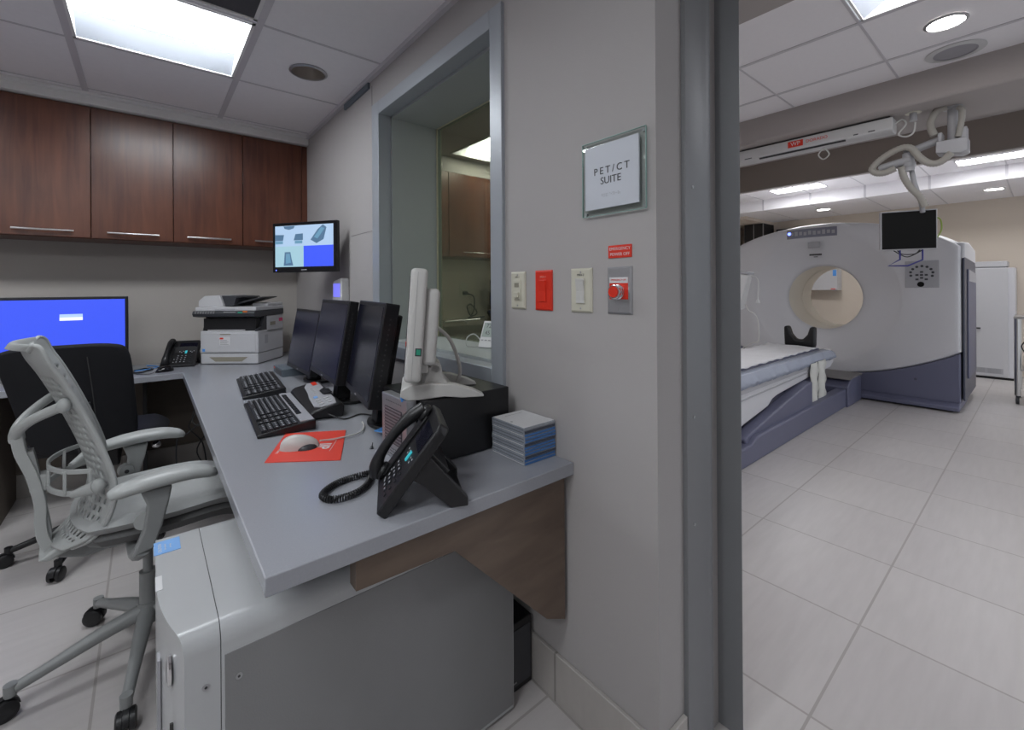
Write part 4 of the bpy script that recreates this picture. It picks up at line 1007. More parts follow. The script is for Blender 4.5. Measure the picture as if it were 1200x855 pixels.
# ================================================================== LIGHT GREY ERGONOMIC CHAIR
def star_base(t, r, mleg, z=.09, start=0, hubm=None, cast=M_black, leg_w=.022):
    hubm = hubm or mleg
    for k in range(5):
        a = start+2*PI*k/5; M = Rz(a)
        b = nb()
        tube(b, [(.02, 0, z+.045), (r*.35, 0, z+.030), (r*.75, 0, z-.002), (r*.97, 0, z-.018)], .02, 10, M=M, rs=[leg_w*1.15, leg_w, leg_w*.72, leg_w*.68], flat=1, up=(0, 0, 1))
        cyl(b, (r, 0, z-.035), (r, 0, z-.002), leg_w*.66, leg_w*.7, 14, M=M)
        lg = obj('base_leg', b, mleg, t, smooth=True, ang=60)
        b = nb(); tw = random.uniform(-.8, .8)
        Mc_ = M @ T(r, 0, 0) @ Rz(tw)
        for s in (-1, 1): lathe(b, [(.022, s*.006), (.0285, s*.008), (.0285, s*.020), (.022, s*.024), (.006, s*.024)], (.012, 0, .0285), 'y', 24, Mc_)
        n = 10; hood = [(.012+.032*math.cos(PI*q/n), .03+.032*math.sin(PI*q/n)) for q in range(n+1)]
        prism(b, hood, -.007, .007, 'y', Mc_); cyl(b, (0, 0, .04), (0, 0, z-.03), .008, seg=10, M=Mc_)
        obj('caster', b, cast, lg, smooth=True)
    b = nb(); cyl(b, (0, 0, z+.01), (0, 0, z+.075), .034, .028, 20); cyl(b, (0, 0, z+.07), (0, 0, z+.18), .024, seg=20); cyl(b, (0, 0, z+.17), (0, 0, .43), .014, seg=16)
    obj('gas_column', b, hubm, t, smooth=True)
ch = thing('office_chair', 'light grey ergonomic office chair with a perforated curved back, pulled up to the desk', 'office chair', (0, 1.98, 0), math.radians(6))
star_base(ch, .315, M_chaird, .095, math.radians(189-6))
b = nb(); prism(b, [(-.13, .475), (-.16, .44), (-.10, .41), (.06, .405), (.12, .43), (.12, .475)], -.055, .055, 'y')
prism(b, [(-.22, .475), (-.235, .43), (-.16, .40), (.02, .41), (.02, .45), (-.13, .47)], -.035, .035, 'y'); obj('tilt_mechanism', b, M_chaird, ch, bev=.012, seg=3)
# seat: shaped cushion
def pad(bm, x0_, x1_, hw, ztop, th, nx=22, ny=22, ex=4, crown=.0, nose=.02, side_up=.0):
    top, bot = [], []
    xc, hl = (x0_+x1_)/2, (x1_-x0_)/2
    for i in range(nx+1):
        rt, rb = [], []
        for j in range(ny+1):
            u = -1+2*i/nx; v = -1+2*j/ny
            # squircle mapping
            x = u*math.sqrt(max(0, 1-v*v/2))*.5+u*.5; y = v*math.sqrt(max(0, 1-u*u/2))*.5+v*.5
            e = max(abs(u), abs(v))
            zt = ztop+crown*(1-e*e)+side_up*v*v-nose*max(0, u)**4-(th*.5)*max(0, e-.86)/.14*.9
            rt.append(bm.verts.new((xc+x*hl, y*hw, zt))); rb.append(bm.verts.new((xc+x*hl*.93, y*hw*.93, ztop-th+side_up*v*v*.6-nose*max(0, u)**4)))
        top.append(rt); bot.append(rb)
    for i in range(nx):
        for j in range(ny):
            bm.faces.new((top[i][j], top[i+1][j], top[i+1][j+1], top[i][j+1])); bm.faces.new((bot[i][j], bot[i][j+1], bot[i+1][j+1], bot[i+1][j]))
    ring = [(i, 0) for i in range(nx)]+[(nx, j) for j in range(ny)]+[(i, ny) for i in range(nx, 0, -1)]+[(0, j) for j in range(ny, 0, -1)]
    n = len(ring)
    for k in range(n):
        a, c = ring[k], ring[(k+1) % n]
        bm.faces.new((top[a[0]][a[1]], bot[a[0]][a[1]], bot[c[0]][c[1]], top[c[0]][c[1]]))
b = nb(); pad(b, -.19, .28, .235, .552, .035, side_up=.006, nose=.03); obj('seat_cushion', b, M_mesh, ch, smooth=True, ang=60)
b = nb(); pad(b, -.17, .27, .225, .522, .045, nose=.03); obj('seat_pan', b, M_meshside, ch, smooth=True, ang=60)
# perforated back shell
prof = [(-.205, .470), (-.165, .505), (-.135, .56), (-.118, .62), (-.118, .68), (-.138, .76), (-.165, .84), (-.195, .92), (-.225, .99), (-.250, 1.04), (-.264, 1.076), (-.279, 1.086), (-.290, 1.070)]
wprof = [.10, .165, .205, .218, .215, .195, .180, .178, .182, .186, .180, .160, .130]
pp = smooth_pts([(p[0], w, p[1]) for p, w in zip(prof, wprof)], 7)
b = nb(); NY = 30; rows = []
for p in pp:
    r = []
    for j in range(NY+1):
        v = -1+2*j/NY
        cur = .050*(v*v)*(1 if p.z > .55 else .6+(p.z-.47)*5)     # edges wrap forward
        r.append(b.verts.new((p.x+cur-.03, p.y*v, p.z)))
    rows.append(r)
for i in range(len(rows)-1):
    for j in range(NY):
        z = pp[i].z; hole = False
        if 2 <= j <= NY-3 and .49 < z < .99 and i > 4:
            if z < .71: hole = (i % 3 != 0) and ((j+(i//3)) % 2 == 0)
            else: hole = (i % 2 == 1) and ((j+(i//2)) % 2 == 0)
        if not hole: b.faces.new((rows[i][j], rows[i+1][j], rows[i+1][j+1], rows[i][j+1]))
bk = obj('back_shell', b, M_chair, ch, smooth=True, solid=.007, ang=80, label='perforated curved plastic back')
b = nb()
edge = [(p.x+.020, p.y*sgn, p.z) for sgn, it in ((1, pp), (-1, pp[::-1])) for p in it]
tube(b, edge, .0065, 8, smooth=False); obj('back_rim', b, M_chair, bk, smooth=True, ang=80)
# spine
def ribbon(bm, pts, w, th, M=None, n=8):
    """flat bar: width along y (local), thickness in the bending plane"""
    P = smooth_pts(pts, n); R = []
    for i, p in enumerate(P):
        tg = (P[min(i+1, len(P)-1)]-P[max(i-1, 0)]).normalized(); side = Vector((0, 1, 0)); side = (side-tg*side.dot(tg)).normalized(); nr = tg.cross(side)
        f = i/(len(P)-1); ww = w(f) if callable(w) else w
        R.append([bm.verts.new(p+side*sx_*ww/2+nr*sn*th/2) for sx_, sn in ((-1, -1), (1, -1), (1, 1), (-1, 1))])
    for a, c in zip(R, R[1:]):
        for j in range(4): bm.faces.new((a[j], a[(j+1) % 4], c[(j+1) % 4], c[j]))
    bm.faces.new(R[0][::-1]); bm.faces.new(R[-1])
    for r in R: _x(r, M)
b = nb()
ribbon(b, [(-.212, 0, .448), (-.240, 0, .475), (-.252, 0, .53), (-.253, 0, .60), (-.270, 0, .69), (-.292, 0, .76), (-.300, 0, .815)], lambda f: .075-.02*f, .026)
sp = obj('spine', b, M_chair, ch, bev=.006, seg=3)
b = nb(); ribbon(b, [(-.24, 0, .47), (-.235, 0, .50), (-.245, 0, .58), (-.258, 0, .68), (-.272, 0, .76)], .05, .012)
for k in range(12): ribbon(b, [(-.246-.002*k, -.024, .52+.02*k), (-.246-.002*k, .024, .52+.02*k)], .004, .006)
obj('spine_ribs', b, M_chaird, sp)
for s in (-1, 1):
    b = nb(); tube(b, [(-.300, 0, .800), (-.297, s*.03, .83), (-.265, s*.085, .868), (-.208, s*.150, .905)], .013, 12, rs=[.020, .017, .014, .015], up=(1, 0, 0), flat=.9)
    ell(b, (-.202, s*.155, .908), (.016, .018, .022)); obj('back_support_arm', b, M_chair, ch, smooth=True, ang=60)
b = nb(); prism(b, [(-.235, .435), (-.26, .445), (-.21, .475), (-.15, .49), (-.14, .47)], -.07, .07, 'y'); obj('back_foot', b, M_chair, ch, bev=.008, seg=3)
# lumbar band with ears
b = nb()
def band(bm, z0_, z1_):
    pts = [(-.150, -.17), (-.205, -.12), (-.235, -.05), (-.240, 0), (-.235, .05), (-.205, .12), (-.150, .17)]
    P = smooth_pts([(x, y, 0) for x, y in pts], 6); n = len(P); R = []
    for p in P: R.append([bm.verts.new((p.x, p.y, z0_)), bm.verts.new((p.x+.007, p.y, z0_)), bm.verts.new((p.x+.007, p.y, z1_)), bm.verts.new((p.x, p.y, z1_))])
    for a, c in zip(R, R[1:]):
        for j in range(4): bm.faces.new((a[j], a[(j+1) % 4], c[(j+1) % 4], c[j]))
    bm.faces.new(R[0][::-1]); bm.faces.new(R[-1])
band(b, .700, .715); band(b, .635, .652)
for y in (-.165, -.02, .02, .12, -.12): 
    xx = {-.165: -.152, -.02: -.239, .02: -.239, .12: -.205, -.12: -.205}[y]
    box(b, xx, xx+.008, y-.010, y+.010, .64, .71)
lb_ = obj('lumbar_band', b, M_chair, ch, bev=.002)
for s in (-1, 1):
    b = nb(); tube(b, [(-.185, s*.150, .645), (-.135, s*.196, .667)], .015, 16, smooth=False, rs=[.010, .020]); ell(b, (-.133, s*.198, .668), (.017, .017, .021)); obj('lumbar_knob', b, M_chair, lb_, smooth=True)
b = nb(); box(b, -.275, -.235, -.025, .025, .635, .685, None, .006); obj('lumbar_bracket', b, M_chair, lb_)
# arms
for s in (-1, 1):
    y = s*.27
    b = nb()
    tube(b, [(-.115, y, .652), (-.09, y, .660), (-.04, y, .667), (.02, y, .670), (.08, y, .667), (.125, y-.0*s, .655), (.145, y, .643)], .02, 18, rs=[.020, .036, .042, .043, .041, .034, .016], up=(0, 0, 1), flat=.52)
    obj('armrest', b, M_chair, ch, smooth=True, ang=80)
    b = nb()
    prism(b, [(-.045, .645), (.030, .645), (.022, .60), (.005, .53), (-.015, .472), (-.065, .462), (-.04, .53), (-.03, .60)], y-.014, y+.014, 'y')
    obj('arm_post', b, M_chaird if s < 0 else M_chair, ch, bev=.006, seg=3)
    b = nb(); tube(b, [(-.04, y, .475), (-.05, s*.24, .452), (-.05, s*.16, .440), (-.05, s*.05, .438)], .016, 10, rs=[.022, .020, .018, .018]); obj('arm_bracket', b, M_chaird, ch, smooth=True)
    b = nb(); cyl(b, (-.035, y-.0, .555), (-.035, y-s*.028, .555), .026, .022, 24); kn = obj('arm_pivot', b, M_chair, ch, smooth=True)
    b = nb(); cyl(b, (-.035, y-s*.027, .555), (-.035, y-s*.030, .555), .007, seg=16); obj('pivot_bolt', b, M_ink, kn)

# ================================================================== BLACK CHAIR
bc = thing('office_chair', 'black fabric office chair seen from behind in front of the blue monitor', 'office chair', (-.20, 2.98, 0), math.radians(90))
star_base(bc, .285, M_black, .085, math.radians(160), leg_w=.02)
b = nb(); pad(b, -.24, .24, .255, .565, .055, crown=.006, nose=.03); _x(b.verts[:], T(0, -.037, 0)); obj('seat', b, M_blkfab, bc, smooth=True, ang=60)
b = nb(); box(b, -.14, .12, -.1, .1, .40, .50, None, .01); obj('seat_mechanism', b, M_black, bc)
# back: rounded trapezoid panel; local x forward (=+y world), local y left (= -x world)
b = nb()
NXb, NZb = 16, 16; front, back = [], []
for i in range(NZb+1):
    f = i/NZb; z = .525+.48*f
    rf, rb_ = [], []
    for j in range(NXb+1):
        v = -1+2*j/NXb; u = -1+2*f
        xx = v*math.sqrt(max(0, 1-(u**6)*.18)); 
        cy = .002+(.072*f)          # centre shifts as the back leans sideways
        hwid = .176+.038*f
        y = cy+xx*hwid-.0
        lean = -.262-.035*f
        crv = .035*(v*v)
        zz = z-.02*(abs(v)**4)*(1 if f > .5 else -1)*abs(u)**3
        rf.append(b.verts.new((lean+crv+.022, y, zz))); rb_.append(b.verts.new((lean+crv-.022, y, zz)))
    front.append(rf); back.append(rb_)
for i in range(NZb):
    for j in range(NXb):
        b.faces.new((front[i][j], front[i][j+1], front[i+1][j+1], front[i+1][j])); b.faces.new((back[i][j], back[i+1][j], back[i+1][j+1], back[i][j+1]))
for i in range(NZb):
    for j in (0, NXb): b.faces.new((front[i][j], back[i][j], back[i+1][j], front[i+1][j]))
for j in range(NXb):
    for i in (0, NZb): b.faces.new((front[i][j], front[i][j+1], back[i][j+1], back[i][j]))
obj('backrest', b, M_blkfab, bc, smooth=True, ang=80, bev=.012, seg=3)
b = nb(); ribbon(b, [(-.05, .05, .45), (-.22, .0, .46), (-.295, .0, .53), (-.318, .02, .75)], .06, .016); obj('back_bar', b, M_black, bc, bev=.003)
b = nb(); tube(b, [(-.286, -.03, .60), (-.303, -.015, .80), (-.317, .0, .95)], .002, 6); obj('back_seam', b, M_seam, bc)
b = nb(); tube(b, [(-.10, -.13, .52), (-.12, -.215, .52), (-.13, -.228, .50), (-.13, -.232, .48)], .004, 8); lv = obj('seat_lever', b, M_black, bc, smooth=True)
b = nb(); ell(b, (-.13, -.236, .466), (.020, .020, .017)); obj('lever_knob', b, M_chrome, lv, smooth=True)

# ================================================================== CT SCANNER
YG, ZG, RB = 1.69, 1.103, .372
XFr, XBk = 6.08, 7.25
def topz(dy): 
    q = 1-(dy/1.32)**2
    return 1.30+.668*math.sqrt(max(.01, q))
def lowz(dy): return .245+.245*dy*dy
HWd = 1.155
gan = thing('ct_scanner', 'large white PET/CT scanner gantry with a round bore and slate purple base', 'scanner', (XFr, YG, 0))
def outline(n=120):
    """outline of the white front, around the bore centre, starting angle 0 = +y"""
    out = []
    for k in range(n):
        a = 2*PI*k/n; dy, dz = math.cos(a), math.sin(a); lo, hi = .3, 2.5
        def inside(t_):
            y = dy*t_; z = ZG+dz*t_
            return abs(y) <= HWd and z <= topz(y) and z >= lowz(y)
        for _ in range(40):
            m_ = (lo+hi)/2
            if inside(m_): lo = m_
            else: hi = m_
        out.append((dy*lo, dz*lo, lo))
    return out
OL = outline()
# front face: bore lip, concave dish, flat, rounded rim
b = nb(); N = len(OL); rings = []
def ring(fn):
    rings.append([b.verts.new(fn(k)) for k in range(N)])
def radial(R, x):
    ring(lambda k: (x, R*math.cos(2*PI*k/N), ZG+R*math.sin(2*PI*k/N)))
radial(RB, .15); radial(RB+.006, .125); radial(RB+.03, .105); radial(.48, .084); radial(.58, .056); radial(.66, .030); radial(.72, .008); radial(.738, 0)
for f in (.3, .6, .9):
    ring(lambda k, f=f: (.0, (OL[k][0]*f+.735*math.cos(2*PI*k/N)*(1-f)), ZG+(OL[k][1]*f+.735*math.sin(2*PI*k/N)*(1-f))))
ring(lambda k: (.004, OL[k][0]*.985, ZG+OL[k][1]*.985)); ring(lambda k: (.018, OL[k][0]*.996, ZG+OL[k][1]*.996)); ring(lambda k: (.04, OL[k][0], ZG+OL[k][1]))
for a, c in zip(rings, rings[1:]):
    for k in range(N): b.faces.new((a[k], a[(k+1) % N], c[(k+1) % N], c[k]))
fc = obj('front_cover', b, M_ct, gan, smooth=True, ang=50)
# bore tunnel
b = nb(); lathe(b, [(RB, .145), (RB, .95)], (0, 0, ZG), 'x', 72, closed=True); obj('bore', b, M_ctin, gan, smooth=True)
b = nb(); lathe(b, [(RB+.001, .945), (RB+.05, .97), (RB+.3, 1.17)], (0, 0, ZG), 'x', 72, closed=True); lathe(b, [(RB-.002, .60), (RB-.006, .602), (RB-.006, .608), (RB-.002, .61)], (0, 0, ZG), 'x', 72, closed=True); obj('bore_rear_flare', b, M_ctin, gan, smooth=True)
b = nb(); 
for a in (2.9, 3.05, 3.5): cyl(b, (.62, RB*math.cos(a)*.985, ZG+RB*math.sin(a)*.985), (.66, RB*math.cos(a)*.985, ZG+RB*math.sin(a)*.985), .008, seg=8)
obj('bore_marks', b, M_ink, gan)
# shell: outline extruded back, with side bulge
b = nb(); rings = []
sh = outline(120)
def full(k, s=1.0):
    # outline to the ground
    y, z = sh[k][0], ZG+sh[k][1]
    return y*s, z
prev = None
for (x, s) in ((.04, 1.0), (.10, 1.008), (.35, 1.02), (.75, 1.02), (1.05, 1.0), (1.14, .985)):
    rings.append([b.verts.new((x, full(k)[0]*s, ZG+sh[k][1]*(1+(s-1)*.5))) for k in range(N)])
for a, c in zip(rings, rings[1:]):
    for k in range(N): b.faces.new((a[k], a[(k+1) % N], c[(k+1) % N], c[k]))
obj('outer_shell', b, M_ct, gan, smooth=True, ang=50)
b = nb(); rr = []
for R_ in (None, .68):
    if R_ is None: rr.append([b.verts.new((1.14, full(k)[0]*.985, ZG+sh[k][1]*.99)) for k in range(N)])
    else: rr.append([b.verts.new((1.16, .672*math.cos(2*PI*k/N), ZG+.672*math.sin(2*PI*k/N))) for k in range(N)])
for k in range(N): b.faces.new((rr[0][k], rr[0][(k+1) % N], rr[1][(k+1) % N], rr[1][k]))
obj('rear_cover', b, M_ct, gan, smooth=True)
# slate base skirt
n = 40; ysk = [-HWd+2*HWd*k/n for k in range(n+1)]
b = nb()
poly = [(y, lowz(y)-.001) for y in ysk]+[(HWd, .085), (-HWd, .085)]
prism(b, poly, -.005, 1.12, 'x')
sk = obj('base_skirt', b, M_ctp, gan, bev=.012, seg=3)
b = nb()
prism(b, [(-.02, .09), (-.075, .055), (-.075, .02), (.6, .02), (.6, .09)], -HWd, HWd, 'y')
obj('base_toe', b, M_ctp, gan, bev=.006)
b = nb(); prism(b, [(.0, .02), (.9, .02), (.9, 0), (0, 0)], -HWd+.05, HWd-.05, 'y'); obj('leveling_feet', b, M_blackm, gan)
b = nb(); cyl(b, (-.0065, -.83, .28), (-.004, -.83, .28), .012, seg=14); obj('base_button', b, M_ctpd, sk)
# dark side doors
for s in (-1, 1):
    b = nb(); prism(b, [(.06, .12), (.10, .10), (1.08, .10), (1.10, .2), (1.10, 1.45), (.9, 1.60), (.10, 1.56), (.06, 1.5)], s*(HWd+.012), s*(HWd+.028), 'y'); sd = obj('side_cover', b, M_ctpd, gan, bev=.006)
    b = nb(); prism(b, [(.26, .30), (1.0, .30), (1.0, 1.36), (.26, 1.40)], s*(HWd+.028), s*(HWd+.040), 'y'); obj('side_door', b, M_ctp, sd, bev=.006)
    b = nb(); prism(b, [(.28, 1.28), (.98, 1.26), (.98, 1.36), (.28, 1.395)], s*(HWd+.040), s*(HWd+.043), 'y'); obj('side_label', b, M_ctpan, sd)
    b = nb(); prism(b, [(.05, 1.50), (1.10, 1.47), (1.08, 1.63), (.5, 1.68), (.07, 1.66)], s*(HWd-.06), s*(HWd+.03), 'y'); obj('side_cap', b, M_ct, gan, bev=.02, seg=3)
# display strip at the top of the front
b = nb(); n = 14
P = [(-.17+.51*k/n, 1.923-.05*((-.17+.51*k/n)/.9)**2) for k in range(n+1)]
prism(b, P+[(y, z-.105) for y, z in P[::-1]], -.006, .004, 'x'); ds = obj('status_display', b, mat('status_strip_grey', (.20, .20, .26), .3), gan)
b = nb()
for k in range(10): box(b, -.008, -.006, -.15+k*.047, -.12+k*.047, 1.845+.006*(k % 2), 1.885+.006*(k % 3))
obj('display_icons', b, M_ctpan, ds)
b = nb(); cyl(b, (-.009, .315, 1.875), (-.005, .315, 1.875), .018, seg=14); obj('status_light', b, M_blueled, ds)
b = nb(); 
for y in (.085, .03): cyl(b, (-.008, y, 1.725), (.002, y, 1.725), .030, seg=20)
box(b, -.004, .002, -.005, .12, 1.69, 1.76); obj('microphone_ports', b, M_ctpan, gan, bev=.002)
b = nb(); box(b, -.004, .003, -.02, .105, 1.598, 1.618); box(b, -.004, .003, .02, .06, 1.578, 1.586); obj('laser_window', b, M_ink, gan)
# keypad
b = nb(); box(b, -.006, .004, -1.01, -.755, 1.215, 1.49, None, .004); kp = obj('control_panel', b, M_ctpan, gan)
b = nb()
for k in range(9):
    a = math.radians(200-27*k); cyl(b, (-.009, -.882-.0-.085*math.cos(a)*-1, 1.36+.075*math.sin(a)), (-.005, -.882+.085*math.cos(a), 1.36+.075*math.sin(a)), .012, seg=10)
for (dy, dz) in ((0, .03), (0, -.03), (.035, 0), (-.035, 0), (0, 0), (.035, -.045), (-.035, -.045)): box(b, -.009, -.005, -.882+dy-.012, -.882+dy+.012, 1.345+dz-.009, 1.345+dz+.009)
obj('panel_buttons', b, M_dark, kp)
b = nb(); cyl(b, (-.012, -.875, 1.25), (-.005, -.875, 1.25), .026, .028, 18); obj('round_button', b, M_blackg, kp, smooth=True)

# ---- patient table
pt = thing('patient_table', 'scanner patient table with a white top on a slate purple lifting base', 'patient table', (4.2, YG, 0))
L = T(-4.2, -YG, 0)
hwT = .38
b = nb(); prism(b, [(2.2, .0), (2.2, .17), (3.05, .16), (3.10, .135), (3.25, .135), (3.35, .175), (5.58, .182), (5.60, .0)], YG-hwT, YG-hwT+.09, 'y', L); prism(b, [(2.2, .0), (2.2, .17), (5.58, .182), (5.60, .0)], YG+hwT-.09, YG+hwT, 'y', L); box(b, 2.2, 5.55, YG-hwT+.05, YG+hwT-.05, 0, .05, L)
obj('base_rail', b, M_ctp, pt, bev=.012, seg=3)
b = nb(); prism(b, [(5.50, 0.0), (5.50, .20), (5.62, .27), (6.0, .275), (6.0, 0)], YG-hwT-.02, YG+hwT+.02, 'y', L); lk = obj('gantry_link', b, M_ctp, pt, bev=.01)
b = nb(); prism(b, [(5.55, .272), (5.62, .276), (6.0, .276), (6.0, .290), (5.65, .288)], YG-hwT-.03, YG+hwT+.03, 'y', L); obj('link_cap', b, mat('link_cap_taupe', (.22, .21, .21), .5), lk)
b = nb(); prism(b, [(3.24, .10), (3.22, .165), (3.30, .19), (3.90, .285), (4.50, .372), (4.62, .38), (4.62, .14), (4.15, .11), (3.55, .10)], YG-.345, YG-.25, 'y', L); prism(b, [(3.24, .10), (3.22, .165), (4.62, .38), (4.62, .14)], YG+.25, YG+.345, 'y', L)
obj('lift_arm', b, M_ctp, pt, bev=.012, seg=3)
b = nb(); prism(b, [(2.2, .14), (3.0, .18), (3.34, .235), (3.77, .292), (3.86, .335), (3.97, .352), (4.72, .395), (5.35, .415), (5.45, .46), (5.45, .52), (2.2, .50)], YG-.29, YG+.29, 'y', L); obj('table_body', b, M_ct, pt, bev=.012, seg=3)
b = nb(); prism(b, [(2.2, .39), (4.7, .44), (4.7, .452), (2.2, .402)], YG-.296, YG-.288, 'y', L); prism(b, [(2.2, .455), (4.7, .475), (4.7, .50), (2.2, .50)], YG-.302, YG-.288, 'y', L); obj('side_groove', b, M_ctpan, pt)
b = nb(); prism(b, [(-.24, .60), (-.27, .585), (-.26, .525), (.26, .525), (.27, .585), (.24, .60), (.12, .575), (-.12, .575)], 2.2, 5.46, 'x', L @ T(0, YG, 0)); obj('cradle', b, M_ct, pt, bev=.01)
b = nb(); box(b, 2.2, 5.26, YG-.22, YG+.22, .575, .612, L, .012, 3); obj('mattress', b, M_ctp, pt)
b = nb()
# sheet with ripples
nx, ny = 90, 10; g_ = []
for i in range(nx+1):
    x = 2.2+3.02*i/nx
    g_.append([b.verts.new(L @ Vector((x, YG-.232+.464*j/ny, .617+.004*math.sin(x*37+j*.5)+.003*math.sin(x*19-j*.9)+(0.003 if j in (0, ny) else 0)))) for j in range(ny+1)])
for i in range(nx):
    for j in range(ny): b.faces.new((g_[i][j], g_[i+1][j], g_[i+1][j+1], g_[i][j+1]))
o = obj('bed_sheet', b, M_sheet, None, smooth=True, solid=.004); o.location = (4.2, YG, 0); tag(o, 'white sheet covering the top of the patient table', 'sheet')
b = nb(); nx = 60; rr = []
for i in range(nx+1):
    x = 2.2+3.27*i/nx; w1 = .008*math.sin(x*21)+.005*math.sin(x*47)
    en = max(0, (x-5.25)/.22)
    rr.append([b.verts.new(L @ Vector((x, YG-.236-.006, .602-.02*en))), b.verts.new(L @ Vector((x, YG-.285+w1*.4, .592-.03*en))), b.verts.new(L @ Vector((x, YG-.308+w1, .535+w1*.8))), b.verts.new(L @ Vector((x, YG-.306-w1, .500+w1)))])
for i in range(nx):
    for j in range(3): b.faces.new((rr[i][j], rr[i+1][j], rr[i+1][j+1], rr[i][j+1]))
o = obj('plastic_drape', b, M_drape, None, smooth=True, solid=.003); o.location = (4.2, YG, 0); tag(o, 'bluish clear plastic cover hanging over the near side of the patient table', 'plastic cover')
b = nb()
for (x0_, x1_, z0_) in ((4.66, 4.86, .115), (4.88, 5.08, .13)):
    n = 10; vs = []
    for i in range(n+1):
        z = .53-(.53-z0_)*i/n; w_ = .006*math.sin(i*1.7+x0_*9)
        vs.append([b.verts.new((x0_-4.2+w_, YG-.318-YG+w_, z)), b.verts.new(((x0_+x1_)/2-4.2, -.326+w_, z)), b.verts.new((x1_-4.2+w_, -.318-w_, z))])
    for i in range(n):
        for j in range(2): b.faces.new((vs[i][j], vs[i+1][j], vs[i+1][j+1], vs[i][j+1]))
o = obj('restraint_strap', b, M_strap, None, smooth=True, solid=.006); o.location = (4.2, YG, 0); tag(o, 'pair of white cloth straps hanging from the side of the patient table', 'strap')
t = thing('headrest', 'black forked headrest at the scanner end of the patient table', 'headrest', (5.36, 1.67, .60))
b = nb(); prism(b, [(-.14, 0), (.14, 0), (.145, .21), (.10, .215), (.075, .13), (.03, .075), (-.03, .075), (-.075, .13), (-.10, .215), (-.145, .21)], -.05, .04, 'x'); obj('cushion', b, M_black, t, bev=.02, seg=3)
b = nb(); box(b, -.08, .07, -.12, .12, -.03, .006); obj('bracket', b, M_dark, t)

# ---- injector at the left of the bed
t = thing('injector_stand', 'white contrast injector on a stand beyond the patient table, beside the door jamb', 'injector', (4.85, 2.22, 0))
b = nb(); prism(b, [(-.07, 1.02), (.02, 1.0), (.10, 1.36), (-.10, 1.40), (-.12, 1.2)], -.05, .07, 'x', Matrix.Rotation(PI, 4, 'Z') @ T(0, 0.16, 0)); obj('injector_head', b, M_wht, t, bev=.012)
b = nb(); prism(b, [(-.08, 1.39), (.11, 1.36), (.11, 1.385), (-.08, 1.415)], -.06, .08, 'x', Matrix.Rotation(PI, 4, 'Z') @ T(0, 0.16, 0)); obj('head_cap', b, M_ctpan, t, bev=.004)
b = nb(); tube(b, [(0, -.26, 1.34), (0, -.31, 1.33), (0, -.335, 1.27), (0, -.33, 1.18), (0, -.325, 1.10)], .006, 8); cyl(b, (0, -.325, 1.10), (0, -.325, 1.07), .014, .02, 12); obj('hose', b, M_wht, t, smooth=True)
b = nb(); cyl(b, (0, 0, .06), (0, 0, 1.2), .018, seg=14); tube(b, [(0, 0, 1.15), (0, -.12, 1.15)], .015, 10, smooth=False); obj('pole', b, M_alu, t, smooth=True)
b = nb(); tube(b, [(0, -.20, 1.05), (0, -.24, .98), (0, -.30, .95), (0, -.33, .85), (0, -.33, .68), (0, -.25, .64), (0, -.05, .5)], .005, 8); obj('drip_line', b, M_cablew, t, smooth=True)
b = nb()
for k in range(4): tube(b, [(0, 0, .08), (.16*math.cos(k*PI/2), .13*math.sin(k*PI/2), .04)], .014, 8, smooth=False); cyl(b, (.16*math.cos(k*PI/2), .13*math.sin(k*PI/2), 0), (.16*math.cos(k*PI/2), .13*math.sin(k*PI/2), .04), .018, seg=10)
obj('stand_base', b, M_alu, t, smooth=True)

# ================================================================== CEILING TRACK BOX WITH RED LETTERING
t = thing('ceiling_track_box', 'long white box with red lettering mounted under the ceiling beam', 'ceiling track', (4.2, 1.9, 2.47))
L = T(-4.2, -1.9, -2.47)
b = nb(); prism(b, [(4.14, 2.455), (4.14, 2.37), (4.17, 2.35), (4.26, 2.35), (4.28, 2.37), (4.28, 2.455)], .70, 3.2, 'y', L); obj('housing', b, M_wht, t, bev=.006)
b = nb(); box(b, 4.17, 4.25, .72, 3.2, 2.455, 2.469, L); obj('mounting_rail', b, M_dark, t)
b = nb(); box(b, 4.143, 4.155, .98, 1.60, 2.357, 2.362, L @ T(0, 0, 0)); box(b, 4.152, 4.157, .98, 1.60, 2.352, 2.366, L); obj('slot', b, M_ink, t)
Mw = L @ basis((4.139, 1.318, 2.415), (0, -1, 0), (0, 0, 1), (-1, 0, 0))
b = nb(); box(b, -.055, .055, -.025, .025, 0, .001, Mw); lg = obj('red_logo', b, M_red, t)
text('lettering', 'WP', .045, M_paper, lg, Mw @ T(0, 0, .0012), ext=.0002)
text('lettering', 'DORADO', .034, M_red, t, Mw @ T(.15, 0, .0012), ext=.0002, sp=1.0)
b = nb(); tube(b, [(4.2, 1.138, 2.35), (4.2, 1.172, 2.30), (4.2, 1.138, 2.258), (4.2, 1.10, 2.29), (4.2, 1.133, 2.35)], .005, 8, M=L); obj('pull_loop', b, M_cablew, t, smooth=True)
b = nb(); box(b, 4.139, 4.1405, 1.66, 1.72, 2.372, 2.380, L); box(b, 4.139, 4.1405, .90, .93, 2.378, 2.386, L); box(b, 4.139, 4.1405, .80, .84, 2.378, 2.386, L); obj('dark_marks', b, M_ink, t)
b = nb(); tube(b, [(4.22, .70, 2.42), (4.22, .66, 2.44), (4.22, .64, 2.40), (4.22, .68, 2.34), (4.22, .64, 2.31), (4.22, .60, 2.33), (4.22, .59, 2.40)], .006, 8, M=L); obj('end_cable', b, M_cablew, t, smooth=True)
t = thing('ceiling_socket', 'small socket under the ceiling beam between the track box and the monitor arm', 'socket', (4.22, .60, 2.47))
b = nb(); cyl(b, (0, 0, -.004), (0, 0, -.0005), .045, seg=20); obj('plate', b, M_cream, t)
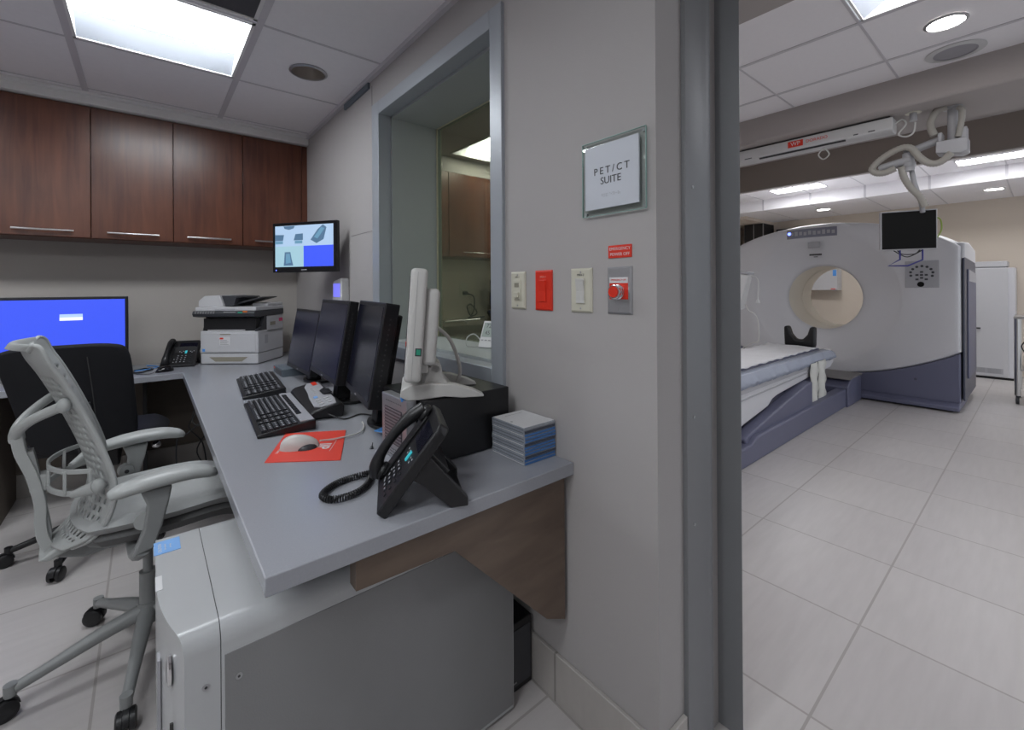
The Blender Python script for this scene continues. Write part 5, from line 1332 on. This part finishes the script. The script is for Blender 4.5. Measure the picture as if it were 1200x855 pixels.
b = nb(); cyl(b, (0, 0, -.06), (0, 0, -.004), .022, .02, 16); obj('plug', b, M_armw, t, smooth=True)

# ================================================================== CEILING MONITOR ARM
am = thing('ceiling_monitor_arm', 'jointed grey ceiling arm with wrapped cables holding the hanging monitor', 'monitor arm', (4.3, .41, 2.47))
L = T(-4.3, -.41, -2.47)
b = nb(); cyl(b, (4.3, .408, 2.23), (4.3, .408, 2.468), .027, seg=24, M=L); cyl(b, (4.3, .408, 2.455), (4.3, .408, 2.469), .05, seg=24, M=L); obj('drop_post', b, M_armw, am, smooth=True)
b = nb(); prism(b, [(.33, 2.235), (.487, 2.235), (.487, 2.155), (.44, 2.145), (.36, 2.130), (.33, 2.145)], 4.23, 4.37, 'x', L); box(b, 4.25, 4.35, .335, .37, 2.235, 2.31, L); box(b, 4.25, 4.35, .455, .48, 2.235, 2.30, L); obj('pivot_box', b, M_armw, am, bev=.006)
b = nb(); tube(b, [(4.3, .46, 2.265), (4.3, .60, 2.222), (4.3, .66, 2.20)], .03, 10, smooth=False, M=L, up=(0, 0, 1), flat=.9); obj('upper_arm', b, M_armw, am, smooth=True)
b = nb(); tube(b, [(4.26, .62, 2.15), (4.26, .71, 2.135), (4.26, .80, 2.118)], .028, 10, smooth=False, M=L); obj('lower_arm', b, M_armw, am, smooth=True)
b = nb(); cyl(b, (4.28, .636, 2.07), (4.28, .636, 2.20), .034, seg=20, M=L); cyl(b, (4.28, .636, 2.10), (4.28, .636, 2.13), .040, seg=20, M=L); obj('joint', b, M_armw, am, smooth=True)
b = nb(); tube(b, [(4.3, .622, 2.08), (4.32, .61, 1.98), (4.38, .585, 1.86), (4.42, .58, 1.78)], .016, 10, M=L); obj('monitor_stem', b, M_armw, am, smooth=True)
def corr(i): return .021+(.003 if i % 2 else 0)
for pts, r_ in (([(.43, 2.465), (.48, 2.454), (.511, 2.393), (.511, 2.338), (.496, 2.285)], 4.25), ([(.407, 2.14), (.461, 2.091), (.512, 2.090), (.564, 2.139), (.617, 2.223), (.682, 2.232), (.773, 2.187), (.833, 2.125), (.815, 2.086), (.762, 2.075), (.70, 2.095)], 4.225), ([(.672, 2.106), (.661, 2.031), (.629, 1.952), (.586, 1.888), (.56, 1.812)], 4.25), ([(.377, 2.449), (.358, 2.416), (.363, 2.336), (.378, 2.246)], 4.25)):
    k_ = .75 if r_ == 4.25 and len(pts) == 4 else 1
    b = nb(); tube(b, [(r_+(.12*i/4 if len(pts) == 5 and pts[0][0] > .6 else 0), y, z) for i, (y, z) in enumerate(pts)], lambda i: corr(i)*k_, 10, M=L, n=9); obj('wrapped_cable', b, M_tube, am, smooth=True, ang=80)
# monitor
pl, pr = Vector((4.33, .806, 0)), Vector((4.455, .505, 0)); c = (pl+pr)/2; dx = (pr-pl).normalized(); nrm = Vector((dx.y, -dx.x, 0))
t = thing('hanging_monitor', 'silver-framed monitor with a black screen hanging from the ceiling arm', 'monitor', (c.x, c.y, 1.505))
Mt = basis((0, 0, 0), dx, (0, 0, 1), nrm); hw = (pr-pl).length/2
b = nb(); box(b, -hw, hw, 0, .295, -.045, 0, Mt, .003); cs = obj('casing', b, M_armw, t)
b = nb(); box(b, -hw+.007, hw-.007, .008, .287, 0, .001, Mt); obj('screen', b, mat('matte_black_screen', (.003, .003, .003), .55, spec=.2), t)
b = nb(); box(b, -.05, .05, .10, .26, -.07, -.044, Mt); obj('rear_mount', b, M_armw, t)
b = nb(); tube(b, [(hw-.01, .24, -.045), (hw+.03, .22, -.05), (hw+.035, .14, -.05), (hw+.0, .07, -.045)], .005, 8, M=Mt); obj('ground_cable', b, M_yel, t, smooth=True)
b = nb(); 
for q in (((-.06, .0, -.02), (-.03, -.03, -.02), (.04, -.03, -.02), (.07, .0, -.02)), ((-.08, .0, -.03), (-.02, -.045, -.03), (.02, -.045, -.03), (.09, .0, -.03))): tube(b, q, .004, 6, M=Mt)
obj('loose_cables', b, M_black, t, smooth=True)
b = nb(); tube(b, [(-.045, .0, -.02), (-.045, -.07, -.02), (-.115, -.115, -.02), (.0, -.118, -.02), (.085, -.075, -.02), (.085, .0, -.02)], .006, 8, smooth=False, M=Mt); obj('blue_handle_wire', b, M_bluec, t, smooth=True)

# ================================================================== FAR END OF THE SCANNER ROOM
t = thing('upright_cabinet', 'tall white cabinet with a black handle and bottom grille behind the scanner', 'cabinet', (8.84, .60, 0))
b = nb(); box(b, -.25, .25, -.345, .345, .03, 1.462, None, .006); obj('body', b, M_ct, t)
b = nb(); box(b, -.268, -.252, -.285, .343, .04, 1.455, None, .004); d = obj('door', b, M_prn, t)
b = nb(); box(b, -.30, -.285, -.04, .09, .655, .675); box(b, -.285, -.268, .05, .07, .655, .675); obj('handle', b, M_ink, d, bev=.003)
b = nb(); cyl(b, (-.270, .07, .56), (-.268, .07, .56), .012, seg=12); obj('lock', b, M_alu, d)
b = nb(); box(b, -.270, -.2675, -.24, .2, .075, .145); g = obj('grille', b, M_ctpan, d)
b = nb()
for k in range(6):
    for j in range(3): box(b, -.2712, -.2698, -.22+j*.145, -.10+j*.145, .082+k*.0105, .086+k*.0105)
obj('grille_slots', b, M_inkg, g)
b = nb(); box(b, -.23, .23, -.33, .33, 0, .03); obj('plinth', b, M_blackm, t)
t = thing('storage_tray', 'flat white box lying on top of the tall white cabinet', 'box', (8.82, .62, 1.462))
b = nb(); box(b, -.22, .22, -.30, .33, .014, .088, None, .008); obj('body', b, M_prn, t)
b = nb(); box(b, -.2, .2, -.28, .31, 0, .016); obj('underside', b, M_ctpan, t)

t = thing('steel_cart', 'stainless steel cart on casters at the right edge of the scanner room', 'cart', (7.18, -.12, 0))
b = nb(); box(b, -.25, .25, -.34, .34, .885, .91, None, .004); obj('top_shelf', b, M_steel, t)
b = nb(); box(b, -.22, .22, -.32, .32, .35, .365); obj('lower_shelf', b, M_steel, t)
for sx_ in (-1, 1):
    for sy_ in (-1, 1):
        x, y = sx_*.215, sy_*.315
        b = nb(); cyl(b, (x, y, .09), (x, y, .886), .022, seg=16); lg = obj('leg', b, M_steel, t, smooth=True)
        b = nb(); lathe(b, [(.015, -.014), (.040, -.012), (.040, .012), (.015, .014)], (x+.01, y, .040), 'y', 20); cyl(b, (x, y, .06), (x, y, .095), .012, seg=10); obj('caster', b, M_dark, lg, smooth=True)
t = thing('equipment_box', 'dark box on the lower shelf of the steel cart', 'box', (7.2, -.05, .365))
b = nb(); box(b, -.12, .12, -.14, .2, 0, .06, None, .004); box(b, -.10, .10, -.1, .18, .06, .12, None, .004); obj('body', b, M_dark, t)
b = nb(); tube(b, [(0, .18, .12), (0, .22, .22), (0, .15, .3), (0, .1, .12)], .006, 6); obj('cable', b, M_black, t, smooth=True)

t = thing('small_wall_cabinet', 'small white wall cabinet seen through the scanner bore', 'cabinet', (XF, 2.41, 1.165))
b = nb(); box(b, -.22, -.001, -.195, .25, 0, .40, None, .004); obj('body', b, M_prn, t)
b = nb(); box(b, -.238, -.222, -.193, .248, .004, .396, None, .003); d = obj('door', b, M_prn, t)
b = nb(); box(b, -.2395, -.2375, -.165, -.10, .015, .03); obj('red_label', b, M_red, d)
b = nb(); box(b, -.2395, -.2375, -.18, -.13, .24, .34); obj('blue_tag', b, M_blue, d)
t = thing('dark_doorway_cabinet', 'tall black cabinet with a glass front in the far left corner of the scanner room', 'cabinet', (8.85, 3.42, 0))
b = nb(); box(b, -.24, .24, -.16, .17, 0, 2.38); obj('body', b, M_blackm, t)
b = nb(); box(b, -.246, -.24, -.165, -.15, 0, 2.38); box(b, -.246, -.24, .0, .01, 0, 2.38); obj('frame', b, M_alu, t)
t = thing('wall_speaker_box', 'small black box on the far wall just above the scanner outline', 'box', (XF, 3.02, 2.20))
b = nb(); box(b, -.12, -.001, -.16, .16, 0, .085, None, .004); obj('body', b, M_black, t)
b = nb(); box(b, -.1215, -.119, -.05, .02, .03, .055); obj('small_display', b, M_ctpan, t)
